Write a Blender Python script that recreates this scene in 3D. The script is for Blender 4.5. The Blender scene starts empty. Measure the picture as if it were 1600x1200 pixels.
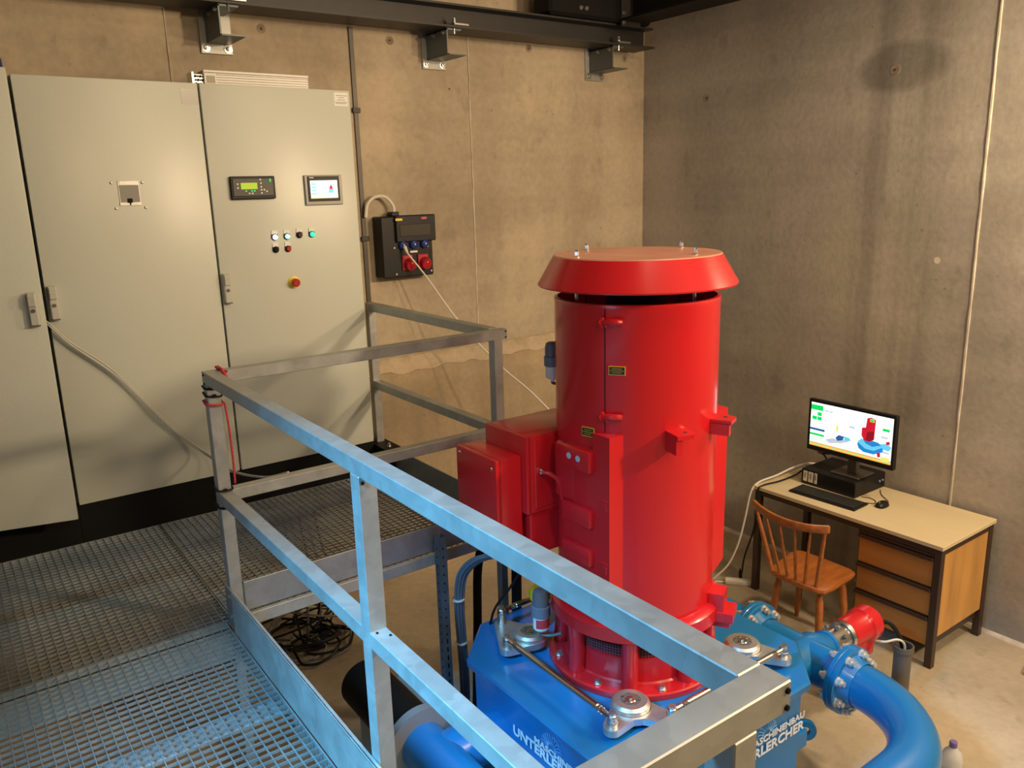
import bpy, bmesh, math, random
from mathutils import Vector, Matrix
random.seed(7)
R = math.radians
S = bpy.context.scene
COL = S.collection

# ------------------------------------------------------------------ camera, light, exposure
cam_d = bpy.data.cameras.new('camera')
cam = bpy.data.objects.new('camera', cam_d); COL.objects.link(cam)
cam_d.sensor_width = 36; cam_d.lens = 28.4578; cam_d.clip_start = 0.05
_M = Matrix(((0.809371, 0.158356, -0.565545, -0.48685), (-0.58665, 0.172793, -0.791192, -4.29047),
             (-0.027568, 0.972145, 0.232753, 1.64794), (0, 0, 0, 1)))
cam.matrix_world = _M
S.camera = cam
S.view_settings.view_transform = 'Standard'; S.view_settings.look = 'None'
S.view_settings.gamma = 1; S.view_settings.use_curve_mapping = False
S.view_settings.exposure = 0.0
try:
    S.cycles.use_denoising = True; S.cycles.max_bounces = 8; S.cycles.sample_clamp_indirect = 6
except Exception: pass
W = bpy.data.worlds.new('world'); S.world = W; W.use_nodes = True
W.node_tree.nodes['Background'].inputs[0].default_value = (.9, .8, .65, 1)
W.node_tree.nodes['Background'].inputs[1].default_value = 0.02

def light(name, kind, loc, target, energy, col, size=(.3, .3), spread=180):
    d = bpy.data.lights.new(name, kind); d.energy = energy; d.color = col
    if kind == 'AREA':
        d.shape = 'RECTANGLE'; d.size, d.size_y = size; d.spread = R(spread)
    else: d.shadow_soft_size = size[0]
    o = bpy.data.objects.new(name, d); COL.objects.link(o); o.location = loc
    if target: o.rotation_euler = (Vector(target) - Vector(loc)).to_track_quat('-Z', 'Y').to_euler()
    return o
WARM = (1.0, .74, .46)
light('hall_lamp', 'AREA', (3.75, -5.75, 2.85), (1.6, -1.5, .4), 165, WARM, (.3, .3))
light('hall_lamp', 'AREA', (2.0, -5.7, 3.2), (2.6, -1.0, .3), 36, WARM, (.4, .3))
light('hall_lamp', 'AREA', (.3, -5.7, 3.2), (2.4, -1.0, .3), 30, WARM, (.4, .3))
light('wall_lamp', 'POINT', (3.85, -3.35, 2.1), None, 135, WARM, (.10, .1))
light('ceiling_fill', 'AREA', (1.6, -3.4, 3.75), (1.6, -2.6, 0), 26, (1.0, .78, .52), (1.5, .5))  # added soft overhead fill, lifts shaded sides and upward faces
light('daylight_beam', 'AREA', (-1.75, -2.95, 2.65), (.02, -2.85, .1), 54, (.13, .55, 1.0), (.45, .5), 54)
light('daylight_gate', 'AREA', (-2.9, -3.0, .75), (.8, -2.1, .35), 4.5, (.28, .60, 1.0), (1.2, 2.0), 70)

# ------------------------------------------------------------------ helpers
LOC = {}
def MAT(name, col, rough=.5, metal=0., var=None, bump=None, emit=None, coat=0, alpha=None, trans=0):
    m = bpy.data.materials.new(name); m.use_nodes = True
    nt = m.node_tree; b = nt.nodes['Principled BSDF']
    c = (*col, 1)
    b.inputs['Base Color'].default_value = c
    b.inputs['Roughness'].default_value = rough; b.inputs['Metallic'].default_value = metal
    if coat: b.inputs['Coat Weight'].default_value = coat; b.inputs['Coat Roughness'].default_value = .08
    if trans: b.inputs['Transmission Weight'].default_value = trans; b.inputs['IOR'].default_value = 1.3
    if emit: b.inputs['Emission Color'].default_value = c; b.inputs['Emission Strength'].default_value = emit
    tc = nt.nodes.new('ShaderNodeTexCoord')
    if var:
        sc, amt = var[0], var[1]; stretch = var[2] if len(var) > 2 else (1, 1, 1)
        mp = nt.nodes.new('ShaderNodeMapping'); mp.inputs['Scale'].default_value = stretch
        nt.links.new(tc.outputs['Object'], mp.inputs[0])
        n = nt.nodes.new('ShaderNodeTexNoise'); n.inputs['Scale'].default_value = sc; n.inputs['Detail'].default_value = 6
        nt.links.new(mp.outputs[0], n.inputs['Vector'])
        r = nt.nodes.new('ShaderNodeValToRGB')
        r.color_ramp.elements[0].position = .32; r.color_ramp.elements[1].position = .68
        r.color_ramp.elements[0].color = (*[max(0, x * (1 - amt)) for x in col], 1)
        r.color_ramp.elements[1].color = (*[min(1, x * (1 + amt)) for x in col], 1)
        nt.links.new(n.outputs[0], r.inputs[0]); nt.links.new(r.outputs[0], b.inputs['Base Color'])
    if bump:
        n2 = nt.nodes.new('ShaderNodeTexNoise'); n2.inputs['Scale'].default_value = bump[0]; n2.inputs['Detail'].default_value = 5
        nt.links.new(tc.outputs['Object'], n2.inputs['Vector'])
        bp = nt.nodes.new('ShaderNodeBump'); bp.inputs['Strength'].default_value = bump[1]; bp.inputs['Distance'].default_value = .01
        nt.links.new(n2.outputs[0], bp.inputs['Height']); nt.links.new(bp.outputs[0], b.inputs['Normal'])
    return m

def dull(m, k=.2): m.node_tree.nodes['Principled BSDF'].inputs['Specular IOR Level'].default_value = k; return m
def galv(name, col, rough=.45, metal=.75):
    m = MAT(name, col, rough, metal); nt = m.node_tree; b = nt.nodes['Principled BSDF']
    tc = nt.nodes.new('ShaderNodeTexCoord'); v = nt.nodes.new('ShaderNodeTexVoronoi'); v.inputs['Scale'].default_value = 38
    n = nt.nodes.new('ShaderNodeTexNoise'); n.inputs['Scale'].default_value = 9; n.inputs['Detail'].default_value = 5
    nt.links.new(tc.outputs['Object'], n.inputs['Vector'])
    mix = nt.nodes.new('ShaderNodeMix'); mix.data_type = 'RGBA'; mix.blend_type = 'MIX'; mix.inputs[0].default_value = .08
    nt.links.new(tc.outputs['Object'], mix.inputs[6]); nt.links.new(n.outputs[1], mix.inputs[7])
    nt.links.new(mix.outputs[2], v.inputs['Vector'])
    sep = nt.nodes.new('ShaderNodeSeparateColor'); nt.links.new(v.outputs['Color'], sep.inputs[0])
    a = nt.nodes.new('ShaderNodeMath'); a.operation = 'MULTIPLY_ADD'; a.inputs[1].default_value = .22; a.inputs[2].default_value = .0
    nt.links.new(sep.outputs[0], a.inputs[0])
    a2 = nt.nodes.new('ShaderNodeMath'); a2.operation = 'MULTIPLY_ADD'; a2.inputs[1].default_value = .95
    nt.links.new(n.outputs[0], a2.inputs[0]); nt.links.new(a.outputs[0], a2.inputs[2])
    r = nt.nodes.new('ShaderNodeValToRGB'); r.color_ramp.elements[0].position = .3; r.color_ramp.elements[1].position = .9
    r.color_ramp.elements[0].color = (*[x * .80 for x in col], 1); r.color_ramp.elements[1].color = (*[min(1, x * 1.14) for x in col], 1)
    nt.links.new(a2.outputs[0], r.inputs[0]); nt.links.new(r.outputs[0], b.inputs['Base Color'])
    rr = nt.nodes.new('ShaderNodeMapRange'); rr.inputs[3].default_value = rough - .1; rr.inputs[4].default_value = rough + .14
    nt.links.new(a2.outputs[0], rr.inputs[0]); nt.links.new(rr.outputs[0], b.inputs['Roughness'])
    return m

def concrete(name, col, dark_patch=None, streak=.25, axis='x', rough=.8):
    m = MAT(name, col, rough); nt = m.node_tree; b = nt.nodes['Principled BSDF']; L = nt.links.new
    tc = nt.nodes.new('ShaderNodeTexCoord')
    def noise(sc, det, stretch=(1, 1, 1)):
        mp = nt.nodes.new('ShaderNodeMapping'); mp.inputs['Scale'].default_value = stretch
        L(tc.outputs['Object'], mp.inputs[0])
        n = nt.nodes.new('ShaderNodeTexNoise'); n.inputs['Scale'].default_value = sc; n.inputs['Detail'].default_value = det
        L(mp.outputs[0], n.inputs['Vector']); return n
    n1 = noise(1.1, 8); n2 = noise(1.6, 3, (1.0, 1.0, .10)); n3 = noise(26, 6); n4 = noise(1.3, 4, (.5, .5, 5))
    def ramp(n, lo, hi, p0=.35, p1=.68):
        r = nt.nodes.new('ShaderNodeMapRange'); r.inputs[1].default_value = p0; r.inputs[2].default_value = p1
        r.inputs[3].default_value = lo; r.inputs[4].default_value = hi; L(n.outputs[0], r.inputs[0]); return r.outputs[0]
    def mul(x, y):
        k = nt.nodes.new('ShaderNodeMath'); k.operation = 'MULTIPLY'; L(x, k.inputs[0]); L(y, k.inputs[1]); return k.outputs[0]
    f = mul(mul(mul(ramp(n1, .80, 1.14), ramp(n2, 1 - streak, 1 + streak * .5)), ramp(n3, .93, 1.05)), ramp(n4, .93, 1.05))
    v = nt.nodes.new('ShaderNodeTexVoronoi'); v.inputs['Scale'].default_value = 7; L(tc.outputs['Object'], v.inputs['Vector'])
    pit = nt.nodes.new('ShaderNodeMapRange'); pit.inputs[1].default_value = .03; pit.inputs[2].default_value = .075
    pit.inputs[3].default_value = .72; pit.inputs[4].default_value = 1; L(v.outputs['Distance'], pit.inputs[0])
    f = mul(f, pit.outputs[0])
    f = mul(f, ramp(noise(9, 4, (1, 1, .7)), 1.0, .86, .60, .72))
    if dark_patch:   # a dark patch with vertical streaks
        (ay, az, ry, rz, depth) = dark_patch
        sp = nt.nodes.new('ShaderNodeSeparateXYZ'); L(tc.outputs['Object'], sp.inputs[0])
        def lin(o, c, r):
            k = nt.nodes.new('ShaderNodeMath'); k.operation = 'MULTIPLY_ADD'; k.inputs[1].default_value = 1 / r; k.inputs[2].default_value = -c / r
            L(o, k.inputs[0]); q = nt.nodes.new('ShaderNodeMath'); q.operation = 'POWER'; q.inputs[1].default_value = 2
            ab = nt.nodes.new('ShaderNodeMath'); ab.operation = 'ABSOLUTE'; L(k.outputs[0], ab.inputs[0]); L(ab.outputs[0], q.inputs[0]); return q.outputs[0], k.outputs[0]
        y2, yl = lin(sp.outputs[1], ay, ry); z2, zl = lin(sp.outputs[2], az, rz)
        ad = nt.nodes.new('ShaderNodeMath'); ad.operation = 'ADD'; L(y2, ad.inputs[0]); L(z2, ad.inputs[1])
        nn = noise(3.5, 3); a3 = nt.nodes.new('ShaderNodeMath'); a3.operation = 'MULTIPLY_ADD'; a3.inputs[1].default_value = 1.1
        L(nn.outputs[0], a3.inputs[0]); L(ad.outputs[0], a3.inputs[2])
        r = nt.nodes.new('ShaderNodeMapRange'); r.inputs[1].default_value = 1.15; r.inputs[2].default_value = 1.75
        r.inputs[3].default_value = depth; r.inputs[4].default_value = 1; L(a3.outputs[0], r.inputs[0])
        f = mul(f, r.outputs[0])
        # vertical streaks in line with the patch
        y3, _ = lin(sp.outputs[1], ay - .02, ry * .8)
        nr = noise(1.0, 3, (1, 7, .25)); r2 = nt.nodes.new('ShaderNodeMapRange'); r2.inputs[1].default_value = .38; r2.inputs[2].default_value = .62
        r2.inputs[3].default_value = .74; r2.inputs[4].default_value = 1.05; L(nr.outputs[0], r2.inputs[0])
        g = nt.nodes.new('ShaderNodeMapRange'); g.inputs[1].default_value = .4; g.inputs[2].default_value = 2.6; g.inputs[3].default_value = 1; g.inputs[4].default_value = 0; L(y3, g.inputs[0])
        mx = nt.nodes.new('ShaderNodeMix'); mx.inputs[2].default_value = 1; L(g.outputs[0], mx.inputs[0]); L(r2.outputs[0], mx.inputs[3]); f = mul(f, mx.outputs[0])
    hs = nt.nodes.new('ShaderNodeMix'); hs.data_type = 'RGBA'; hs.blend_type = 'MULTIPLY'; hs.inputs[0].default_value = 1
    hs.inputs[6].default_value = (*col, 1)
    cc = nt.nodes.new('ShaderNodeCombineColor')
    for i in range(3): L(f, cc.inputs[i])
    L(cc.outputs[0], hs.inputs[7]); L(hs.outputs[2], b.inputs['Base Color'])
    bp = nt.nodes.new('ShaderNodeBump'); bp.inputs['Strength'].default_value = .25; bp.inputs['Distance'].default_value = .008
    L(n3.outputs[0], bp.inputs['Height']); L(bp.outputs[0], b.inputs['Normal'])
    return m

class MB:
    def __init__(s): s.bm = bmesh.new(); s.m = 0; s.ly = s.bm.faces.layers.int.new('done')
    def mat(s, i): s.m = i; return s
    def new(s): return [f for f in s.bm.faces if not f[s.ly]]
    def _mark(s, fs):
        for f in fs: f.material_index = s.m; f[s.ly] = 1
    def box(s, lo, hi, bev=0, M=None, seg=1):
        lo = Vector(lo); hi = Vector(hi); c = (lo + hi) / 2; d = hi - lo
        r = bmesh.ops.create_cube(s.bm, size=1, matrix=Matrix.Translation(c) @ Matrix.Diagonal((*d, 1))); vs = r['verts']
        if bev:
            bmesh.ops.bevel(s.bm, geom=list({e for v in vs for e in v.link_edges}), offset=bev, segments=seg, affect='EDGES', profile=.5)
            fs = s.new(); vs = list({v for f in fs for v in f.verts})
        else: fs = list({f for v in vs for f in v.link_faces})
        if M is not None: bmesh.ops.transform(s.bm, matrix=M, verts=vs)
        s._mark(fs); return s
    def ring(s, pts): return [s.bm.verts.new(p) for p in pts]
    def rings(s, rs, closed=True, cap0=True, cap1=True):
        nf = []
        for a, b in zip(rs, rs[1:]):
            n = len(a)
            for i in range(n if closed else n - 1):
                j = (i + 1) % n
                q = [a[i], a[j], b[j], b[i]]
                q2 = []
                for v in q:
                    if v not in q2: q2.append(v)
                if len(q2) > 2:
                    try: nf.append(s.bm.faces.new(q2))
                    except ValueError: pass
        if closed and cap0 and len(rs[0]) > 2: nf.append(s.bm.faces.new(list(reversed(rs[0]))))
        if closed and cap1 and len(rs[-1]) > 2: nf.append(s.bm.faces.new(rs[-1]))
        s._mark(nf)
    def cyl(s, p0, p1, r0, r1=None, n=20, cap=True):
        p0 = Vector(p0); p1 = Vector(p1); r1 = r0 if r1 is None else r1
        Q = (p1 - p0).to_track_quat('Z', 'Y').to_matrix()
        mk = lambda p, r: s.ring([p + Q @ Vector((r * math.cos(2 * math.pi * i / n), r * math.sin(2 * math.pi * i / n), 0)) for i in range(n)])
        s.rings([mk(p0, r0), mk(p1, r1)], cap0=cap, cap1=cap); return s
    def lathe(s, c, prof, n=32, axis=(0, 0, 1), cap0=True, cap1=True):
        c = Vector(c); Q = Vector(axis).to_track_quat('Z', 'Y').to_matrix()
        rs = [s.ring([c + Q @ Vector((max(r, 1e-4) * math.cos(2 * math.pi * i / n), max(r, 1e-4) * math.sin(2 * math.pi * i / n), z)) for i in range(n)]) for r, z in prof]
        s.rings(rs, cap0=cap0, cap1=cap1); return s
    def tube(s, pts, r, n=8, sub=6, smooth=True):
        P = [Vector(p) for p in pts]
        if smooth and len(P) > 2:
            Q = []; E = [2 * P[0] - P[1]] + P + [2 * P[-1] - P[-2]]
            for i in range(1, len(E) - 2):
                for k in range(sub):
                    t = k / sub; a, b, c, d = E[i - 1:i + 3]
                    Q.append(.5 * ((2 * b) + (c - a) * t + (2 * a - 5 * b + 4 * c - d) * t * t + (3 * b - a - 3 * c + d) * t ** 3))
            P = Q + [P[-1]]
        rs = []; up = Vector((0, 0, 1)) if abs((P[1] - P[0]).normalized().z) < .9 else Vector((1, 0, 0))
        for i, p in enumerate(P):
            t = (P[min(i + 1, len(P) - 1)] - P[max(i - 1, 0)]).normalized()
            x = t.cross(up)
            if x.length < 1e-5: x = t.orthogonal()
            x.normalize(); up = x.cross(t).normalized()
            rr = r[i] if isinstance(r, (list, tuple)) else r
            rs.append(s.ring([p + rr * (math.cos(2 * math.pi * k / n) * x + math.sin(2 * math.pi * k / n) * up) for k in range(n)]))
        s.rings(rs); return s
    def prism(s, poly, d0, d1, f=None):
        """poly 2-D, extruded from depth d0 to d1; f maps (a, b, depth) to 3-D"""
        f = f or (lambda a, b, d: (a, b, d))
        a = s.ring([f(x, y, d0) for x, y in poly]); b = s.ring([f(x, y, d1) for x, y in poly])
        s.rings([a, b]); return s
    def quad(s, *p):
        s._mark([s.bm.faces.new(s.ring(p))]); return s
    def mesh(s, name, mats, L, smooth=True):
        bm = s.bm
        bmesh.ops.recalc_face_normals(bm, faces=bm.faces[:])
        for e in bm.edges:
            if len(e.link_faces) == 2 and e.calc_face_angle(0) > .55: e.smooth = False
        for f in bm.faces: f.smooth = smooth
        bmesh.ops.translate(bm, vec=-Vector(L), verts=bm.verts[:])
        me = bpy.data.meshes.new(name); bm.to_mesh(me); bm.free()
        for m in mats: me.materials.append(m)
        return me
    def part(s, name, parent, *mats, label=None, kind=None):
        L = LOC[parent]; o = bpy.data.objects.new(name, s.mesh(name, mats, L)); COL.objects.link(o)
        o.parent = parent; LOC[o] = L
        if label: o['label'] = label
        if kind: o['kind'] = kind
        return o
    def solo(s, name, label, cat, loc, *mats, group=None):
        o = bpy.data.objects.new(name, s.mesh(name, mats, loc)); COL.objects.link(o); o.location = loc; LOC[o] = Vector(loc)
        o['label'] = label; o['category'] = cat
        if group: o['group'] = group
        return o
    def struct(s, name, *mats, parent=None):
        if parent: return s.part(name, parent, *mats)
        o = bpy.data.objects.new(name, s.mesh(name, mats, (0, 0, 0), )); COL.objects.link(o); LOC[o] = Vector((0, 0, 0)); o['kind'] = 'structure'; return o

def thing(name, label, cat, loc, group=None):
    o = bpy.data.objects.new(name, None); COL.objects.link(o); o.location = loc; o.empty_display_size = .1
    LOC[o] = Vector(loc); o['label'] = label; o['category'] = cat
    if group: o['group'] = group
    return o
def text_part(txt, parent, m, org, xdir, ydir, width, height, thick=.002, bold=.0, name='lettering'):
    cu = bpy.data.curves.new('lettering', 'FONT'); cu.body = txt; cu.extrude = .001; cu.offset = bold; cu.resolution_u = 3
    ob = bpy.data.objects.new('lettering_tmp', cu); COL.objects.link(ob)
    bpy.context.view_layer.update()
    me = bpy.data.meshes.new_from_object(ob.evaluated_get(bpy.context.evaluated_depsgraph_get()))
    COL.objects.unlink(ob); bpy.data.objects.remove(ob); bpy.data.curves.remove(cu)
    xs = [v.co.x for v in me.vertices]; ys = [v.co.y for v in me.vertices]
    x0, x1, y0, y1 = min(xs), max(xs), min(ys), max(ys)
    xd = Vector(xdir).normalized(); yd = Vector(ydir).normalized(); nd = xd.cross(yd); L = LOC[parent]
    for v in me.vertices:
        a = (v.co.x - x0) / (x1 - x0) * width; b = (v.co.y - y0) / (y1 - y0) * height
        v.co = Vector(org) + a * xd + b * yd + nd * (thick if v.co.z > 0 else 0) - L
    me.materials.append(m); me.name = name
    o = bpy.data.objects.new(name, me); COL.objects.link(o); o.parent = parent; LOC[o] = L
    return o
def bolt(mb, p, axis, r, h, washer=True):
    p = Vector(p); a = Vector(axis).normalized()
    if washer: mb.cyl(p, p + a * h * .25, r * 1.45, n=14)
    mb.cyl(p + a * h * .2, p + a * h, r, n=6); return mb
def hull2(pts):
    pts = sorted(set((round(a, 5), round(b, 5)) for a, b in pts))
    def half(ps):
        h = []
        for p in ps:
            while len(h) > 1 and (h[-1][0] - h[-2][0]) * (p[1] - h[-2][1]) - (h[-1][1] - h[-2][1]) * (p[0] - h[-2][0]) <= 0: h.pop()
            h.append(p)
        return h
    a = half(pts); b = half(pts[::-1]); return a[:-1] + b[:-1]
def circ(x, y, r, n=18): return [(x + r * math.cos(2 * math.pi * i / n), y + r * math.sin(2 * math.pi * i / n)) for i in range(n)]

# ------------------------------------------------------------------ materials
M = {}
M['wall_b'] = concrete('wall_concrete_tan', (.48, .395, .285), streak=.16)
M['wall_r'] = concrete('wall_concrete_grey', (.42, .385, .33), dark_patch=(-1.52, 2.30, .30, .15, .62), streak=.12)
M['wall_f'] = concrete('wall_foot_concrete', (.43, .33, .21), streak=.34); M['fin2'] = concrete('rough_shoulder', (.54, .43, .295), streak=.2)
M['wall_o'] = concrete('wall_concrete_plain', (.26, .235, .20))
M['floor'] = concrete('floor_screed', (.47, .40, .29), streak=.08, rough=.6)
M['fin'] = MAT('concrete_fin', (.55, .49, .40), .8, var=(9, .25))
M['hole'] = MAT('tie_hole_dark', (.10, .08, .06), .9)
M['holering'] = MAT('tie_hole_ring', (.27, .21, .15), .9, var=(20, .3))
M['galv'] = galv('galvanised_steel', (.40, .41, .39), .42, .5)
M['galv2'] = galv('galvanised_dark', (.36, .38, .39), .42)
M['grate'] = galv('galvanised_grating', (.32, .34, .34), .42, .5)
M['cab'] = MAT('cabinet_paint', (.575, .60, .53), .33, var=(160, .03), bump=(260, .035))
M['cabgrey'] = MAT('cabinet_handle_grey', (.50, .50, .45), .45)
M['lock'] = MAT('lock_dark', (.12, .11, .10), .5)
M['black'] = dull(MAT('black_paint', (.007, .007, .007), .6), .15)
M['arm'] = MAT('bracket_steel', (.13, .155, .165), .45, .4)
M['gap'] = MAT('gasket_and_dark_inside', (.02, .019, .017), .7)
M['blackpl'] = dull(MAT('black_plastic', (.011, .011, .012), .42), .3)
M['beam'] = MAT('anthracite_beam_paint', (.022, .020, .019), .5, var=(12, .15))
M['red'] = MAT('red_gloss_paint', (.60, .013, .019), .25, coat=.2, bump=(60, .01))
M['redtop'] = MAT('red_dusty_painted_sheen', (.62, .28, .20), .30, var=(6, .16, (1, .45, 1)))  # pinkish reflection on the dusty cap top is painted into this colour
M['blue'] = MAT('blue_gloss_paint', (.007, .170, .46), .30, coat=.3, bump=(50, .01))
M['steel'] = MAT('bright_steel', (.68, .66, .62), .22, 1.0)
M['steeld'] = MAT('bolt_steel', (.55, .54, .52), .32, .95)
M['zinc'] = MAT('zinc_bolts', (.72, .70, .66), .38, .65)
M['alu'] = MAT('cast_aluminium', (.72, .70, .67), .38, .85, var=(14, .12))
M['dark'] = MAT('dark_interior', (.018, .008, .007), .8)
M['mesh'] = MAT('perforated_dark', (.22, .05, .06), .5)
M['white'] = MAT('white_label', (.78, .78, .76), .5)
M['offwhite'] = MAT('white_plastic', (.72, .69, .62), .45)
M['logo'] = MAT('logo_film', (.74, .78, .82), .45)
M['logod'] = MAT('logo_film_pale', (.16, .42, .74), .45)
M['yellow'] = MAT('yellow_plastic', (.78, .56, .02), .4)
M['lblk'] = MAT('label_black', (.02, .02, .015), .5)
M['grey'] = MAT('grey_plastic', (.20, .21, .22), .45)
M['greyb'] = MAT('blue_grey_cable', (.12, .165, .23), .4)
M['galv3'] = galv('galvanised_bluish_dark', (.13, .16, .185), .42, .5)
M['desk'] = MAT('desk_top_laminate', (.66, .56, .36), .38, var=(6, .05, (1, .3, 1)))
M['brown'] = MAT('dark_brown_steel', (.045, .024, .016), .4)
M['wood1'] = MAT('drawer_veneer', (.44, .185, .045), .4, var=(7, .09, (1, .22, 3)))
M['wood2'] = MAT('side_veneer', (.56, .30, .085), .4, var=(5, .18, (2.2, 1, .35)))
M['chair'] = MAT('chair_varnished_wood', (.38, .125, .030), .32, var=(9, .2, (.6, 3, 3)), coat=.3)
M['pvc'] = MAT('pvc_grey', (.12, .108, .095), .5)
M['cord'] = MAT('red_cord', (.50, .04, .05), .7, var=(200, .4))
M['skblue'] = MAT('socket_blue', (.015, .04, .22), .4)
M['skred'] = MAT('socket_red', (.42, .012, .025), .4)
M['window'] = MAT('smoked_window', (.05, .045, .04), .12)
M['glass'] = MAT('clear_bottle', (.88, .90, .92), .10, trans=.45)
M['purple'] = MAT('purple_cap', (.20, .14, .42), .4)
M['plank'] = MAT('plank_wood', (.50, .27, .12), .5, var=(8, .2, (4, .5, 1)))
M['foot'] = MAT('stand_metal', (.11, .095, .085), .35, .4)
E_ = lambda n, c, s=1: MAT(n, c, .5, emit=s)
M['e_white'] = E_('screen_white', (.86, .95, 1.0), 1.15); M['e_green'] = E_('screen_green', (.0, .62, .10), 1.0)
M['e_red'] = E_('screen_red', (.50, .008, .03), .9); M['e_redd'] = E_('screen_dark_red', (.25, .004, .015), .8)
M['e_blue'] = E_('screen_blue', (.01, .22, .62), .9); M['e_cyan'] = E_('screen_cyan', (.12, .55, .85), .9)
M['e_orange'] = E_('screen_orange', (.85, .40, .05), .9); M['e_yel'] = E_('screen_yellow', (.72, .72, .15), .9)
M['e_navy'] = E_('screen_navy', (.02, .10, .35), .9); M['e_grey'] = E_('screen_grey', (.45, .55, .66), .9)
M['e_mint'] = E_('panel_mint', (.25, .85, .65), .9); M['e_lcd'] = E_('lcd_green', (.30, .45, .02), .7)
M['l_white'] = E_('lamp_white', (.95, .97, 1.0), 3.0); M['l_green'] = E_('lamp_green', (.02, .75, .36), 1.6); M['l_gc'] = E_('lamp_green_pale', (.35, .95, .70), 1.5)
M['dred'] = MAT('lens_dark_red', (.06, .008, .01), .3); M['bred'] = MAT('lens_red', (.40, .02, .02), .3)

# ------------------------------------------------------------------ room shell
ZF = -1.06; ZC = 4.0; XL, XR = -3.0, 4.42; YB, YF = .64, -7.4
m = MB(); m.box((XL - .2, YF - .2, ZF - .2), (XR + .2, YB + .2, ZF)); floor = m.struct('floor', M['floor'])
m = MB(); m.box((XL - .2, YF - .2, ZC), (XR + .2, YB + .2, ZC + .2)); m.struct('ceiling', M['wall_o'])
m = MB(); m.box((XL - .2, YB, ZF), (XR + .2, YB + .2, ZC)); wall_back = m.struct('wall_back', M['wall_b'])
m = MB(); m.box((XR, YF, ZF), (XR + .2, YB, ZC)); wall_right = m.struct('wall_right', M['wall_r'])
m = MB(); m.box((XL - .2, YF, ZF), (XL, YB, ZC)); m.struct('wall_left', M['wall_o'])
m = MB(); m.box((XL, YF - .2, ZF), (XR, YF, ZC)); m.struct('wall_front', M['wall_o'])
m = MB(); m.box((XL, -3.78, ZF), (.296, -3.70, -.165)); m.struct('light_block_wall', M['wall_o'])  # added unseen wall, keeps lamp light off the floor under the gratings
# formwork fins
def fin(name, fn, z0, z1, w, seed):
    rnd = random.Random(seed); m = MB(); rs = []; n = 40
    for i in range(n + 1):
        z = z0 + (z1 - z0) * i / n; j = rnd.uniform(-.0015, .0015); ww = w * rnd.uniform(.75, 1.25); d = .007 * rnd.uniform(.7, 1.3)
        rs.append(m.ring([fn(j - ww / 2, -.002, z), fn(j - ww * .25, d, z), fn(j + ww * .25, d, z), fn(j + ww / 2, -.002, z)]))
    m.rings(rs); m.struct(name, M['fin'])
fin('trim_1', lambda a, d, z: (XR - d, -2.045 + a, z), ZF, 3.4, .016, 1)
fin('trim_2', lambda a, d, z: (2.745 + a, YB - d, z), .52, 2.66, .014, 2)
fin('trim_3', lambda a, d, z: (.785 + a, YB - d, z), .6, 2.66, .008, 3)
# projecting foot of the back wall with a rough sloping shoulder
rnd = random.Random(5); m = MB(); m2 = MB(); ra = []; rb = []
for i in range(90):
    x = 1.7 + (XR - 1.7) * i / 89; a = rnd.uniform(-.006, .006); c = .010 * math.sin(i * .31) + .008 * math.sin(i * .83 + 1) + rnd.uniform(-.004, .004)
    rb.append(m2.ring([(x, YB + .01, .50), (x, YB + .01, .556 + a * .5), (x, YB - .02, .548 + a), (x, YB - .058 + a * .3, .50 + c * .6), (x, YB - .066, .452 + c), (x, YB - .05, .44)]))
    ra.append(m.ring([(x, YB + .01, ZF), (x, YB + .01, .5), (x, YB - .055, .47), (x, YB - .062, .44), (x, YB - .062, ZF)]))
m.rings(ra); m.struct('trim_4', M['wall_f']); m2.rings(rb); m2.struct('trim_6', M['fin2'])
m = MB(); m.prism([(XR, ZF), (XR - .022, ZF), (XR - .016, ZF + .012), (XR, ZF + .022)], YF, YB - .05, lambda a, b, d: (a, d, b)); m.struct('trim_5', M['fin'])
def tie(parent, p, n, r=.018):
    p = Vector(p); n = Vector(n); m = MB(); m.mat(0).lathe(p - n * .002, [(r * 1.5, 0), (r * 1.45, .0035), (r, .004), (r * .75, .0025)], 18, n); m.mat(1).cyl(p, p + n * .0034, r * .42, n=10)
    m.part('tie_hole', parent, M['holering'], M['hole'])
for x, z in ((1.319, 2.60), (2.154, 2.60), (3.268, 2.63), (4.208, 2.622)): tie(wall_back, (x, YB, z), (0, -1, 0))
for y, z, r in ((-.014, 2.274, .018), (-1.471, 2.287, .022)): tie(wall_right, (XR, y, z), (-1, 0, 0), r)
m = MB(); m.cyl((XR + .001, -1.826, 1.17), (XR - .001, -1.826, 1.17), .020, n=20); m.part('filled_hole', wall_right, M['fin'])
m = MB(); m.cyl((2.585, YB + .001, 2.326), (2.585, YB - .0015, 2.326), .007, n=10); m.part('nail_hole', wall_back, M['hole'])

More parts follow.
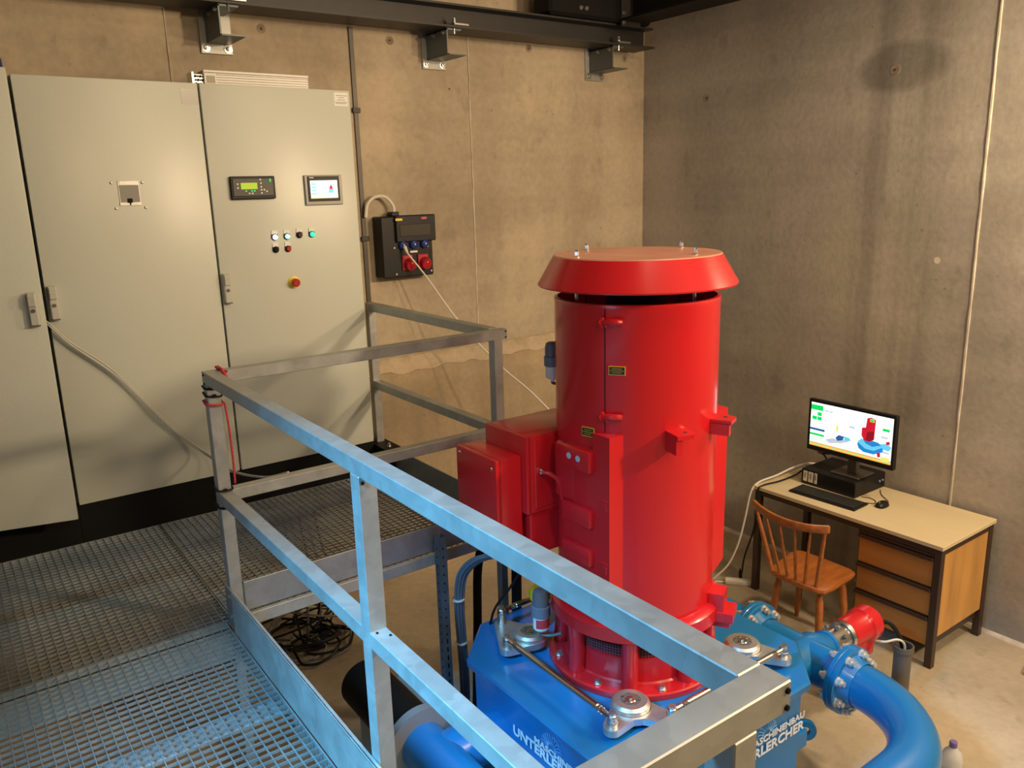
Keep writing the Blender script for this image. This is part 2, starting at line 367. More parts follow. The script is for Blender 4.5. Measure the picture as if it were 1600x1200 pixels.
# ------------------------------------------------------------------ control cabinets
ZB, ZT, YC = .2, 2.2, 0.0
def handle(door, x, z0, z1, fn):
    m = MB()
    def T(lo, hi, b=0): m.box(lo, hi, b, fn)
    m.mat(0); T((x, -.03, z0), (x + .038, 0, z1), .006); T((x + .004, -.037, z1 - .062), (x + .034, -.028, z1 - .008), .003)
    for k in range(4): T((x + .006, -.040, z1 - .022 - k * .011), (x + .032, -.036, z1 - .017 - k * .011))
    m.mat(1); h = m.cyl
    m.cyl(fn @ Vector((x + .019, -.029, z0 + .068)), fn @ Vector((x + .019, -.034, z0 + .068)), .0085, n=14)
    T((x + .002, -.0305, z0 - .001), (x + .036, -.004, z0 + .004))
    return m.part('handle', door, M['cabgrey'], M['lock'])
def cabinet(label, x0, x1, angle=0):
    t = thing('electrical_cabinet', label, 'cabinet', ((x0 + x1) / 2, .3, 0), 'row of control cabinets')
    m = MB(); m.mat(0).box((x0 + .002, .034, ZB), (x1 - .002, .60, ZT - .002)); m.mat(1).box((x0 + .01, .028, ZB + .01), (x1 - .01, .036, ZT - .012)); m.part('body', t, M['cab'], M['gap'])  # dark front sheet stands in for the shaded cabinet interior
    m = MB(); m.box((x0, .012, 0), (x1, .59, ZB)); m.part('plinth', t, M['black'])
    fn = Matrix.Translation((x0, 0, 0)) @ Matrix.Rotation(-angle, 4, 'Z') @ Matrix.Translation((-x0, 0, 0))
    m = MB(); m.mat(0).box((x0 + .004, 0, ZB), (x1 - .004, .022, ZT), .004, fn, 2); m.mat(1).box((x0 + .012, .021, ZB + .01), (x1 - .012, .028, ZT - .01), 0, fn)
    d = m.part('door', t, M['cab'], M['gap'])
    return t, d, fn
I4 = Matrix.Identity(4)
tL, dL, fL = cabinet('light grey control cabinet with its door ajar and a thin cable coming out', -.862, -.058, R(14.2))
handle(dL, -.118, 1.125, 1.272, fL)
tM, dM, fM = cabinet('light grey control cabinet with a small square window plate in its plain door', -.056, .742)
handle(dM, -.045, 1.120, 1.277, I4)
m = MB()
m.mat(0).box((.318, -.004, 1.628), (.412, 0, 1.742), .001); m.mat(1).box((.322, -.0055, 1.642), (.408, -.0035, 1.722)); m.mat(0).box((.326, -.007, 1.724), (.382, -.003, 1.741)); m.mat(0).box((.318, -.007, 1.628), (.412, -.003, 1.638))
m.mat(2).box((.352, -.0085, 1.640), (.374, -.005, 1.660)); m.box((.360, -.0085, 1.629), (.366, -.005, 1.641))
m.part('window_plate', dM, M['alu'], MAT('plate_window_grey', (.33, .32, .29), .2), M['black'], label='small aluminium plate with a grey window')
for x, z in ((.291, 1.733), (.428, 1.733), (.298, 1.615), (.430, 1.615)):
    m = MB(); m.lathe((x, 0, z), [(.007, 0), (.006, .003), (.003, .0045)], 12, (0, -1, 0)); m.part('screw', dM, M['steeld'])
m = MB(); m.box((.655, -.0012, 2.10), (.735, 0, 2.17)); m.part('sticker', dM, MAT('clear_sticker', (.62, .62, .58), .12))
tR, dR, fR = cabinet('light grey control cabinet with display panels, push buttons and red emergency stop', .744, 1.549)
handle(dR, .752, 1.116, 1.270, I4)
# generator controller
m = MB(); m.mat(0).box((.842, -.022, 1.640), (1.075, 0, 1.755), .004); m.mat(1).box((.853, -.0245, 1.656), (1.064, -.021, 1.744), .002)
m.mat(2).box((.893, -.026, 1.672 + .018), (.978, -.0235, 1.716 + .006))
m.mat(3)
for x, z in ((.877, 1.716), (.877, 1.697), (.996, 1.738), (.998, 1.719), (.998, 1.701), (.998, 1.686), (.998, 1.670), (1.013, 1.686), (1.026, 1.678), (.934, 1.669), (.950, 1.669)): m.cyl((x, -.023, z), (x, -.0265, z), .0048, n=10)
m.mat(4)
for x, z in ((.918, 1.681), (.948, 1.681), (.962, 1.681), (1.048, 1.738), (1.048, 1.730)): m.cyl((x, -.023, z), (x, -.0265, z), .0040, n=8)
m.part('control_display', dR, M['blackpl'], MAT('panel_face_dark', (.05, .05, .045), .4), M['e_lcd'], M['offwhite'], M['e_green'], label='black control unit with a green text display')
# touch panel
m = MB(); m.mat(0).box((1.240, -.012, 1.598), (1.456, 0, 1.756), .003); m.mat(1).box((1.256, -.015, 1.618), (1.440, -.011, 1.750), .002)
m.mat(2).box((1.270, -.0165, 1.634), (1.426, -.0145, 1.728)); m.mat(3)
for k in range(4): m.box((1.274, -.0175, 1.704 - k * .017), (1.305, -.016, 1.715 - k * .017))
m.mat(4); m.prism([(1.372, 1.662), (1.400, 1.660), (1.404, 1.678), (1.390, 1.685), (1.374, 1.680)], -.0175, -.016, lambda a, b, d: (a, d, b))
m.mat(5); m.prism([(1.377, 1.682), (1.398, 1.680), (1.394, 1.700), (1.384, 1.704)], -.0180, -.0165, lambda a, b, d: (a, d, b))
m.mat(6); m.prism([(1.335, 1.665), (1.352, 1.672), (1.354, 1.688), (1.340, 1.676)], -.0175, -.016, lambda a, b, d: (a, d, b))
m.mat(7).box((1.270, -.0175, 1.6345), (1.426, -.016, 1.639)); m.mat(8).box((1.268, -.016, 1.7405), (1.292, -.0148, 1.7455))
m.part('touch_screen', dR, MAT('screen_bezel_grey', (.24, .235, .22), .4, .3), M['blackpl'], M['e_white'], M['e_mint'], M['e_cyan'], M['e_red'], M['e_grey'], M['e_yel'], M['white'], label='lit touch screen in an aluminium frame')
for x, z, k, lab in ((1.052, 1.440, 'l_white', 'lit white signal lamp'), (1.120, 1.440, 'l_gc', 'lit green button'), (1.190, 1.444, 'dred', 'dark red button'), (1.261, 1.444, 'l_green', 'bright green lamp'), (1.052, 1.374, 'black', 'black push button'), (1.120, 1.374, 'bred', 'red push button')):
    m = MB(); m.mat(0).box((x - .016, -.004, z + .012), (x + .016, 0, z + .036), .001); m.mat(1).lathe((x, 0, z), [(.0175, 0), (.0175, .006), (.0150, .009)], 18, (0, -1, 0)); m.box((x - .0165, -.006, z), (x + .0165, 0, z + .014))
    m.mat(2).lathe((x, -.008, z), [(.0130, 0), (.0130, .008), (.010, .011)], 16, (0, -1, 0)); m.part('push_button', dR, M['white'], M['blackpl'], M[k], label=lab)
m = MB(); m.mat(0).lathe((1.137, 0, 1.192), [(.033, 0), (.033, .004), (.024, .006), (.019, .02)], 24, (0, -1, 0)); m.mat(1).lathe((1.137, -.02, 1.192), [(.015, 0), (.022, .006), (.022, .018), (.018, .023)], 24, (0, -1, 0))
m.part('emergency_stop', dR, M['yellow'], M['bred'], label='red mushroom button on a yellow collar')
m = MB(); m.mat(0).box((1.452, -.0012, 2.118), (1.532, 0, 2.188)); m.mat(1)
for zz, xa, xb in ((2.170, 1.464, 1.528), (2.160, 1.478, 1.51), (2.148, 1.47, 1.515), (2.136, 1.456, 1.528), (2.130, 1.46, 1.52)): m.box((xa, -.0018, zz), (xb, -.001, zz + .003))
m.part('printed_label', dR, M['white'], MAT('label_print', (.30, .28, .25), .6))
# base plate beside the last cabinet
m = MB(); m.box((1.552, -.13, 0), (1.655, .12, .176)); m.mat(1); bolt(m, (1.60, -.09, .176), (0, 0, 1), .009, .022)
m.solo('plinth_block', 'black plinth block with a bolt beside the foot of the last cabinet', 'plinth', (1.60, 0, 0), M['black'], M['steeld'])
# things on top of the cabinets
t = thing('braking_resistor', 'flat ribbed aluminium resistor lying on top of the cabinets', 'resistor', (1.05, .14, ZT))
m = MB(); m.mat(0); x0, x1 = .80, 1.352
m.box((x0, .10, ZT), (x1, .19, ZT + .068)); 
for k in range(5): m.box((x0, .092, ZT + .008 + k * .0125), (x1, .101, ZT + .0125 + k * .0125))
m.box((x0, .088, ZT + .066), (x1, .195, ZT + .076)); m.part('ribbed_body', t, MAT('anodised_aluminium', (.46, .45, .43), .45, .3))
m = MB(); m.box((.745, .10, ZT), (.755, .19, ZT + .066)); m.mat(0).box((.755, .105, ZT), (.80, .19, ZT + .055)); m.part('end_plate', t, M['alu'])
m = MB(); rnd = random.Random(3)
for i in range(4):
    for k in range(3):
        z = ZT + .010 + k * .018; x = .763 + i * .012; m.cyl((x, .106, z), (x, .098, z), .0042 if (i + k) % 2 else .006, n=8)
m.part('terminal_screw', t, M['black'], kind='stuff')
m = MB(); m.box((.803, .089, ZT + .006), (.862, .0915, ZT + .062)); m.mat(1).box((.812, .088, ZT + .014), (.855, .090, ZT + .05)); m.part('rating_label', t, M['white'], MAT('faded_print', (.42, .38, .30), .6))
m = MB(); m.lathe((-.108, .12, ZT), [(.044, 0), (.048, .02), (.045, .075), (.03, .092)], 20)
m.solo('blue_bag', 'dark blue bundle on top of the cabinet at the frame edge', 'bag', (-.108, .12, ZT), MAT('dark_blue_bundle', (.03, .03, .16), .5))

# ------------------------------------------------------------------ galvanised guard rails
b = .048; X0 = .288; X1 = 1.655; Y0 = -1.2196; YR = -3.742; ZR = 1.0244; h = .0455
G_ = 'galvanised guard rails of the platform'
def gpart(t, name, lo, hi, mat='galv', **k):
    m = MB(); m.box(lo, hi, .002); return m.part(name, t, M[mat], **k)
def screw(t, p, n, r=.006, k='black'):
    m = MB(); m.lathe(Vector(p), [(r, 0), (r * .9, .003), (r * .4, .004)], 10, n); m.part('screw', t, M[k])
t = thing('guard_rail', 'long galvanised guard rail running from the corner post towards the viewer, lit blue', 'railing', (X0, -2.5, 0), G_)
gpart(t, 'top_rail', (X0, YR + b, ZR - h), (X0 + b, Y0, ZR)); gpart(t, 'mid_rail', (X0, YR + b, .5125), (X0 + b, Y0 - b, .558))
gpart(t, 'post', (X0, Y0 - b, 0), (X0 + b, Y0, ZR - h)); gpart(t, 'post', (X0 - .0005, -2.552, 0), (X0 + b + .0005, -2.504, ZR - h))
for z in (.985, 1.018): screw(t, (X0, -1.245, z - .004), (-1, 0, 0), .004)
for y in (-2.565, -2.595): screw(t, (X0 + b * .5 + (0.012 if y < -2.58 else -.01), y, .558), (0, 0, 1), .0035)
screw(t, (X0 + b * .2, -2.553, .962), (0, -1, 0), .005)
t = thing('guard_rail', 'galvanised guard rail running along the platform edge in front of the cabinets', 'railing', (1.0, -1.245, 0), G_)
gpart(t, 'top_rail', (X0 + b, Y0 - b, ZR - h), (X1, Y0, ZR)); gpart(t, 'mid_rail', (X0 + b, Y0 - b, .514), (1.582, Y0, .559)); gpart(t, 'post', (1.580, Y0 - b, .001), (1.627, Y0, ZR - h))
for z in (.988, 1.015): screw(t, (X1 - .009, Y0 - b, z), (0, -1, 0), .004)
t = thing('guard_rail', 'short galvanised guard rail between the cabinet side and the far corner post', 'railing', (1.607, -.6, 0), G_)
gpart(t, 'top_rail', (1.583, Y0, ZR - h + .004), (1.631, .075, ZR + .004)); gpart(t, 'mid_rail', (1.583, Y0, .516), (1.631, .03, .562)); gpart(t, 'post', (1.583, .03, .176), (1.631, .078, ZR - h + .004))
t = thing('guard_rail', 'galvanised end rail leaving the near corner towards the lower left', 'railing', (-.8, -3.72, 0), G_)
gpart(t, 'top_rail', (-2.4, YR, ZR - h), (X0 + b, YR + b, ZR)); gpart(t, 'mid_rail', (-2.4, YR, .5125), (.226, YR + b, .558)); gpart(t, 'post', (.226, YR, 0), (.270, YR + b, ZR - h))
for z in (.987, 1.012): screw(t, (X0 + b - .009, YR, z), (0, -1, 0), .0045)

# ------------------------------------------------------------------ platform
t = thing('platform_frame', 'galvanised steel frame carrying the gratings, with toe boards along its edges', 'platform', (.3, -1.2, -.2))
gpart(t, 'toe_board', (X0 + b + .002, -1.2750, .048), (1.64, -1.2690, .172), 'galv2')
m = MB(); m.box((X0 + b + .002, -1.291, -.012), (1.66, -1.2695, .040), .002); m.box((X0 + b + .002, -1.2695, -.012), (1.66, -1.2375, -.002)); m.part('edge_channel', t, M['galv'])
m = MB(); m.box((.270, -3.69, .001), (.277, -1.335, .172), .001); m.box((.270, -3.69, .164), (.286, -1.335, .172), .002); m.part('toe_board', t, M['galv'])
m = MB(); m.box((.2775, -1.36, .002), (.2875, -1.225, .165), .001); m.part('bracket_plate', t, M['galv2'])
for z in (.05, .135):
    m = MB(); bolt(m, (.2775, -1.29, z), (-1, 0, 0), .006, .008); m.part('screw', t, M['steel'])
m = MB(); m.box((.30, -3.69, -.16), (.326, -1.27, -.002)); m.part('edge_beam', t, M['galv'])
gpart(t, 'joist', (-2.95, -1.235, -.16), (.29, -1.195, -.034), 'galv2'); gpart(t, 'joist', (-2.95, -3.72, -.16), (.29, -3.68, -.036), 'galv2'); gpart(t, 'joist', (.31, -.96, -.12), (1.65, -.92, -.034), 'galv2'); gpart(t, 'joist', (.30, -.05, -.12), (1.65, -.01, -.034), 'galv2')
gpart(t, 'toe_board', (1.616, -1.215, .048), (1.622, -.135, .172), 'galv2')  # darker galvanised copy paints in the shade on this toe board
for ya, yb in ((-1.245, -1.085), (-1.875, -1.79), (-.70, -.62)): gpart(t, 'joist', (-2.95, ya, -.046), (.262, yb, -.034), 'grate')
gpart(t, 'joist', (1.615, -1.19, -.12), (1.655, -.06, -.034), 'galv2')
for x, y in ((.30, -3.66), (.30, -1.22), (1.62, -1.215), (-1.4, -1.22)): gpart(t, 'leg', (x - .02, y - .02, ZF), (x + .02, y + .02, -.12), 'galv2')
def grating(label, x0, x1, y0, y1, p=.0333, zt=0.0):
    t = thing('floor_grating', label, 'grating', ((x0 + x1) / 2, (y0 + y1) / 2, -.03), 'floor gratings of the platform')
    m = MB(); d = .03
    n = int((x1 - x0) / p)
    for i in range(1, n): x = x0 + (x1 - x0) * i / n; m.box((x - .0013, y0, zt - .008), (x + .0013, y1, zt))
    m.part('tie_bar', t, M['grate'], kind='stuff')
    m = MB(); n = int((y1 - y0) / p)
    for i in range(1, n): y = y0 + (y1 - y0) * i / n; m.box((x0, y - .0014, zt - .0108), (x1, y + .0014, zt - .0006))
    m.part('bearing_bar', t, M['grate'], kind='stuff')
    for lo, hi in (((x0, y0, zt - d), (x1, y0 + .004, zt + .001)), ((x0, y1 - .004, zt - d), (x1, y1, zt + .001)), ((x0, y0, zt - d), (x0 + .004, y1, zt + .001)), ((x1 - .004, y0, zt - d), (x1, y1, zt + .001))):
        m = MB(); m.box(lo, hi); m.part('frame_bar', t, M['grate'])
grating('blue-lit steel grating at the viewer\'s feet below the long rail', -1.30, .266, -3.68, -1.222)
grating('steel grating at the viewer\'s feet cut off by the lower frame edge', -2.95, -1.304, -3.68, -1.222)
grating('steel grating lying directly in front of the left-hand cabinets', -2.95, .296, -1.216, .008)
grating('dark steel grating of the narrow walkway behind the cross rail', .30, 1.655, -1.236, .008, .0333)
m = MB(); m.mat(0); x, y = 1.213, -1.318
m.prism([(-.02, -.02), (.02, -.02), (.02, .02), (.012, .02), (.012, .017), (.017, .017), (.017, -.017), (-.017, -.017), (-.017, .017), (-.012, .017), (-.012, .02), (-.02, .02)], ZF, .135, lambda a, c, d: (x + a, y + c, d))
m.mat(1)
for k in range(26):
    z = -1.0 + k * .043
    m.box((x - .0206, y - .0035, z), (x - .0195, y + .0035, z + .009)); m.box((x - .0035, y - .0206, z), (x + .0035, y - .0195, z + (.024 if k < 15 else .009)))
m.mat(0).box((x - .05, y - .05, ZF), (x + .05, y + .05, ZF + .008))
m.solo('slotted_channel_post', 'slotted galvanised channel post standing in front of the walkway edge', 'post', (x, y, ZF), M['galv3'], M['black'])

# ------------------------------------------------------------------ overhead steel
t = thing('crane_runway_beam', 'dark grey steel runway beam along the back wall', 'beam', (1.5, .45, 2.66))
m = MB(); m.box((-2.9, .34, 2.655), (4.23, .56, 2.667)); m.part('bottom_flange', t, M['beam'])
m = MB(); m.box((-2.9, .445, 2.667), (4.22, .455, 2.785)); m.part('web', t, M['beam'])
m = MB(); m.box((-2.9, .345, 2.785), (4.22, .555, 2.797)); m.part('top_flange', t, M['beam'])
t = thing('crane_girder', 'black crane bridge girder crossing above the beam end', 'beam', (4.0, -1.5, 2.8))
m = MB(); m.box((3.80, -6.9, 2.80), (4.06, .25, 2.812)); m.box((3.92, -6.9, 2.812), (3.94, .25, 3.05)); m.box((3.80, -6.9, 3.05), (4.06, .25, 3.062)); m.part('girder', t, M['black'])
m = MB(); m.box((3.20, .30, 2.80), (4.16, .5, 3.0), .02); m.part('end_carriage', t, M['black'])
m = MB(); m.box((3.84, .285, 2.772), (4.03, .30, 3.02), .002); m.part('end_plate', t, M['beam'])
for x, z in ((3.86, 2.80), (3.86, 2.86), (3.52, 2.86), (3.47, 2.86)):
    m = MB(); bolt(m, (x, .285 if x > 3.6 else .30, z), (0, -1, 0), .010, .014); m.part('bolt', t, M['steeld'])
def bracket(label, xc):
    t = thing('beam_bracket', label, 'bracket', (xc, YB, 2.44), 'wall brackets under the runway beam')
    m = MB(); m.box((xc - .09, YB - .012, 2.44), (xc + .09, YB, 2.70), .003); m.part('wall_plate', t, M['galv'])
    m = MB(); m.box((xc - .055, .37, 2.50), (xc - .047, YB - .012, 2.652)); m.box((xc - .055, .37, 2.644), (xc + .055, YB - .012, 2.654)); m.box((xc - .055, .345, 2.494), (xc + .075, YB - .012, 2.502)); m.part('console_arm', t, M['arm'])
    for dx in (-.062, .062):
        m = MB(); m.lathe((xc + dx, YB - .012, 2.472), [(.024, 0), (.024, .004), (.012, .005), (.012, .018), (.006, .019), (.006, .028)], 14, (0, -1, 0)); m.part('anchor_bolt', t, M['steeld'])
    m = MB(); m.box((xc - .02, .33, 2.668), (xc + .09, .385, 2.682), .002); bolt(m, (xc + .0, .365, 2.682), (0, 0, 1), .011, .03); m.cyl((xc, .365, 2.62), (xc, .365, 2.715), .006, n=8); m.part('beam_clamp', t, M['steeld'])
    m = MB(); bolt(m, (xc - .056, .40, 2.63), (-1, 0, 0), .010, .016); m.part('bolt', t, M['steeld']); m = MB(); bolt(m, (xc - .056, .52, 2.63), (-1, 0, 0), .010, .016); m.part('bolt', t, M['steeld'])
bracket('galvanised beam bracket on the wall above the braking resistor', 1.05)
bracket('galvanised beam bracket on the wall above the socket box', 2.47)
bracket('galvanised beam bracket on the wall nearest the room corner', 3.885)
m = MB(); m.mat(0).box((1.866, YB - .012, ZF), (1.895, YB - .001, 2.655), .001); m.mat(1)
for z in (-.4, .5, 1.35, 2.15): m.box((1.855, YB - .022, z), (1.907, YB, z + .03), .002)
m.solo('earthing_strip', 'dark flat earthing strip running up the wall beside the cabinets', 'strip', (1.88, YB, ZF), MAT('strip_steel_dark', (.075, .066, .056), .45, .4, var=(4, .2)), M['beam'])

# ------------------------------------------------------------------ socket box and its cables
t = thing('socket_distributor', 'black socket distribution box on the wall with blue and red outlets', 'socket box', (2.15, YB, 1.3))
bx0, bx1, bz0, bz1, yf = 1.945, 2.325, 1.105, 1.503, .52
m = MB(); m.box((bx0, yf, bz0), (bx1, YB, bz1), .008); m.part('box', t, M['blackpl'])
m = MB(); m.box((bx0 + .10, yf - .022, bz1 - .168), (bx1 + .018, yf + .05, bz1 + .004), .006); m.part('hood', t, M['blackpl'])
m = MB(); m.box((bx0 + .125, yf - .026, bz1 - .130), (bx1 - .025, yf - .021, bz1 - .055), .002); m.part('breaker_window', t, M['window'], label='smoked flap over the breakers')
for i in range(3):
    x = 2.092 + i * .082; m = MB(); m.mat(0).lathe((x, yf, 1.318 - i * .0), [(.030, 0), (.030, .01), (.026, .022), (.018, .028)], 20, (0, -.96, -.28)); m.mat(1).box((x - .004, yf - .032, 1.313), (x + .004, yf - .024, 1.322)); m.part('blue_socket', t, M['skblue'], M['white'])
for i in range(2):
    x = 2.125 + i * .118; m = MB(); m.box((x - .042, yf - .012, 1.150), (x + .038, yf, 1.25), .004); m.lathe((x + .008, yf - .01, 1.192), [(.040, 0), (.040, .02), (.034, .036)], 22, (0, -.95, -.3)); m.mat(1).cyl((x + .01, yf - .044, 1.197), (x + .01, yf - .05, 1.196), .005, n=8); m.part('red_socket', t, M['skred'], M['yellow'])
m = MB(); m.mat(0).box((2.042, yf - .024, 1.474), (2.092, yf - .0215, 1.489)); m.part('yellow_label', t, M['yellow'])
m = MB(); m.box((2.235, yf - .024, 1.478), (2.275, yf - .0215, 1.492)); m.part('pink_label', t, MAT('pink_label', (.55, .10, .14), .5))
m = MB(); m.box((2.150, yf - .002, 1.262), (2.205, yf, 1.274)); m.part('white_label', t, M['white'])
for x, z in ((2.035, 1.30), (2.285, 1.298), (2.04, 1.128), (2.305, 1.132)):
    m = MB(); m.lathe((x, yf, z), [(.006, 0), (.005, .003)], 10, (0, -1, 0)); m.part('screw', t, M['white'])
m = MB(); m.box((2.04, .545, bz1), (2.10, .61, bz1 + .028), .006); m.part('cable_gland', t, M['blackpl'])
m = MB(); m.tube([(2.075, .575, bz1 + .02), (2.07, .575, bz1 + .07), (2.02, .58, bz1 + .125), (1.95, .59, bz1 + .125), (1.90, .60, bz1 + .08), (1.885, .605, bz1 + .0)], .011, 10); m.part('supply_cable', t, M['offwhite'], label='pale supply cable looping to the strip')
t = thing('white_power_cable', 'thin white power cable hanging from the socket box down behind the red terminal boxes', 'cable', (2.2, .2, .8))
m = MB(); m.tube([(2.098, .478, 1.275), (2.108, .45, 1.245), (2.20, .40, 1.10), (2.36, .28, .80), (2.55, .08, .50), (2.72, -.10, .28), (2.95, -.3, -.1), (3.15, -.5, -.75), (3.3, -.62, -1.05), (3.55, -.8, -1.055), (3.70, -.93, -1.052)], .0055, 8); m.part('cord', t, M['offwhite'])
m = MB(); m.cyl((2.096, .492, 1.305), (2.100, .466, 1.262), .013, .008, n=12); m.part('plug', t, M['offwhite'])
t = thing('grey_data_cable', 'two thin grey cables sagging from the ajar cabinet door to the walkway', 'cable', (.3, -.05, .5))
for k, dz in ((0, 0), (1, -.012)):
    m = MB(); m.tube([(-.085, .01, 1.13), (-.06, -.028, 1.11 + dz), (.016, -.03, 1.01 + dz), (.138, -.03, .894 + dz * 1.4), (.224, -.03, .791 + dz), (.35, -.03, .605 + dz), (.471, -.03, .445 + dz), (.560, -.10, .355 + dz), (.572, -.45, .36 + dz * .5), (.580, -.90, .45), (.584, -1.208, .555)], .0048, 8); m.part('cable', t, M['cabgrey'])

# ------------------------------------------------------------------ generator
GX, GY = 1.768, -1.995; GL = (GX, GY, -.33)
gen = thing('generator', 'tall red vertical generator with a conical rain cap on the blue turbine', 'generator', GL)
def az(a, r, z): return (GX + r * math.cos(R(a)), GY + r * math.sin(R(a)), z)
RB = .323
m = MB(); m.lathe((GX, GY, 0), [(RB - .006, -.02), (RB, -.015), (RB, 1.218), (RB + .002, 1.226), (RB, 1.236), (RB - .012, 1.238), (RB - .014, 1.10)], 96, cap0=False, cap1=False); m.part('casing', gen, M['red'])
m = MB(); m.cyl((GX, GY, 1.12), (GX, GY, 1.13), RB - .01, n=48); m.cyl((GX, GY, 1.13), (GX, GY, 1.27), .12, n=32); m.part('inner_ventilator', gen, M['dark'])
m = MB(); m.mat(0).lathe((GX, GY, 0), [(.372, 1.292), (.379, 1.282), (.386, 1.281), (.388, 1.287), (.326, 1.394)], 96, cap0=False, cap1=False); m.mat(1).lathe((GX, GY, 0), [(.326, 1.394), (.322, 1.3985), (.316, 1.3995)], 96, cap0=False); m.mat(0).lathe((GX, GY, 0), [(.372, 1.292), (.315, 1.385)], 64, cap0=False)
cap = m.part('rain_cap', gen, M['red'], M['redtop'])
for u in ((-.02, .272), (-.272, .04), (.295, .042), (.053, -.25)):
    m = MB(); p = Vector((GX + u[0], GY + u[1], 0)); m.cyl(p + Vector((0, 0, 1.13)), p + Vector((0, 0, 1.40)), .008, n=10); m.cyl(p + Vector((0, 0, 1.399)), p + Vector((0, 0, 1.402)), .012, n=12); bolt(m, p + Vector((0, 0, 1.401)), (0, 0, 1), .009, .017, False); m.cyl(p + Vector((0, 0, 1.415)), p + Vector((0, 0, 1.425)), .006, n=8); m.part('cap_stud', gen, M['steel'])
# access seam and toggle latches
m = MB()
for k in range(1):
    p0 = Vector(az(205.3, RB + .0006, .76)); tdir = Vector((-math.sin(R(205.3)), math.cos(R(205.3)), 0)); rd = Vector((math.cos(R(205.3)), math.sin(R(205.3)), 0))
    m.prism([(-.0018, .758), (.0018, .758), (.0018, 1.222), (-.0018, 1.222)], -.002, .0012, lambda a, c, d: Vector((GX, GY, 0)) + rd * (RB + d) + tdir * a + Vector((0, 0, c)))
m.part('cover_seam', gen, M['dark'])
for z in (1.176, .822):
    m = MB(); Q = lambda a, c, d: Vector((GX, GY, 0)) + Vector((math.cos(R(a)), math.sin(R(a)), 0)) * (RB + d) + Vector((0, 0, c))
    m.cyl(Q(202.5, z, .004), Q(204.5, z, .018), .012, n=10); m.cyl(Q(204.2, z - .018, .012), Q(204.2, z + .018, .012), .009, n=10); m.tube([Q(206, z, .012), Q(209, z + .002, .017), Q(213, z + .003, .017), Q(217, z + .001, .010)], [.012] * 19, 10); m.cyl(Q(207, z - .012, .004), Q(207, z - .012, .016), .006, n=8)
    m.part('toggle_latch', gen, M['red'])
def wlabel(a, z, wd, ht):
    t_ = Vector((-math.sin(R(a)), math.cos(R(a)), 0)); r_ = Vector((math.cos(R(a)), math.sin(R(a)), 0)); m = MB()
    f = lambda x, y, d: Vector((GX, GY, z)) + r_ * (RB + d) - t_ * -x + Vector((0, 0, y))
    m.mat(0).prism([(-wd / 2, -ht / 2), (wd / 2, -ht / 2), (wd / 2, ht / 2), (-wd / 2, ht / 2)], -.004, .003, f)
    m.mat(1).prism([(-wd * .46, -ht * .42), (wd * .46, -ht * .42), (wd * .46, ht * .42), (-wd * .46, ht * .42)], .002, .0036, f)
    m.mat(0)
    for k, (q, s_) in enumerate(((.22, .30), (0, .40), (-.22, .28))): m.prism([(-wd * s_, ht * (q - .022)), (wd * s_, ht * (q - .022)), (wd * s_, ht * (q + .022)), (-wd * s_, ht * (q + .022))], .003, .0042, f)
    m.part('warning_label', gen, M['yellow'], M['lblk'], label='small black label with a yellow border')
wlabel(213.5, .998, .062, .033); wlabel(192.5, .750, .056, .036)
# air ducts tangent to the casing
m = MB(); m.prism([(GX - .325, -2.193), (GX - .20, -2.193), (GX - .20, -2.10), (GX - .325, -2.10)], .03, .755); m.prism([(GX - .325, -2.10), (GX - .20, -2.10), (GX - .20, -1.99), (GX - .325, -1.99)], .03, .69); m.box((GX - .325, -1.995, .437), (GX - .22, -1.862, .672), .018, seg=3); m.part('side_duct', gen, M['red'])
m = MB(); f = lambda a, c, d: (a, d, c); m.prism([(GX + .20, .04), (GX + .27, .04), (GX + .327, .085), (GX + .327, .757), (GX + .20, .757)], -2.199, -1.79, f); m.part('side_duct', gen, M['red'])
for k, (za, zb) in enumerate(((.595, .682), (.372, .446), (.212, .284))):
    m = MB(); m.box((GX - .352, -2.108, za), (GX - .31, -1.938, zb), .010, seg=2); pad = m.part('bolted_pad', gen, M['red'])
    if k == 0:
        for y in (-1.992, -2.045):
            m = MB(); m.lathe((GX - .352, y, .645), [(.013, 0), (.012, .002)], 18, (-1, 0, 0)); m.part('grey_plug', pad, MAT('plug_grey_blue', (.42, .47, .55), .4))
for z in (.50, .245):
    m = MB(); m.box((GX - .331, -2.185, z), (GX - .315, -2.145, z + .008), .002); m.box((GX - .329, -2.182, z - .045), (GX - .315, -2.150, z - .004), .006); m.part('duct_lip', gen, M['red'])
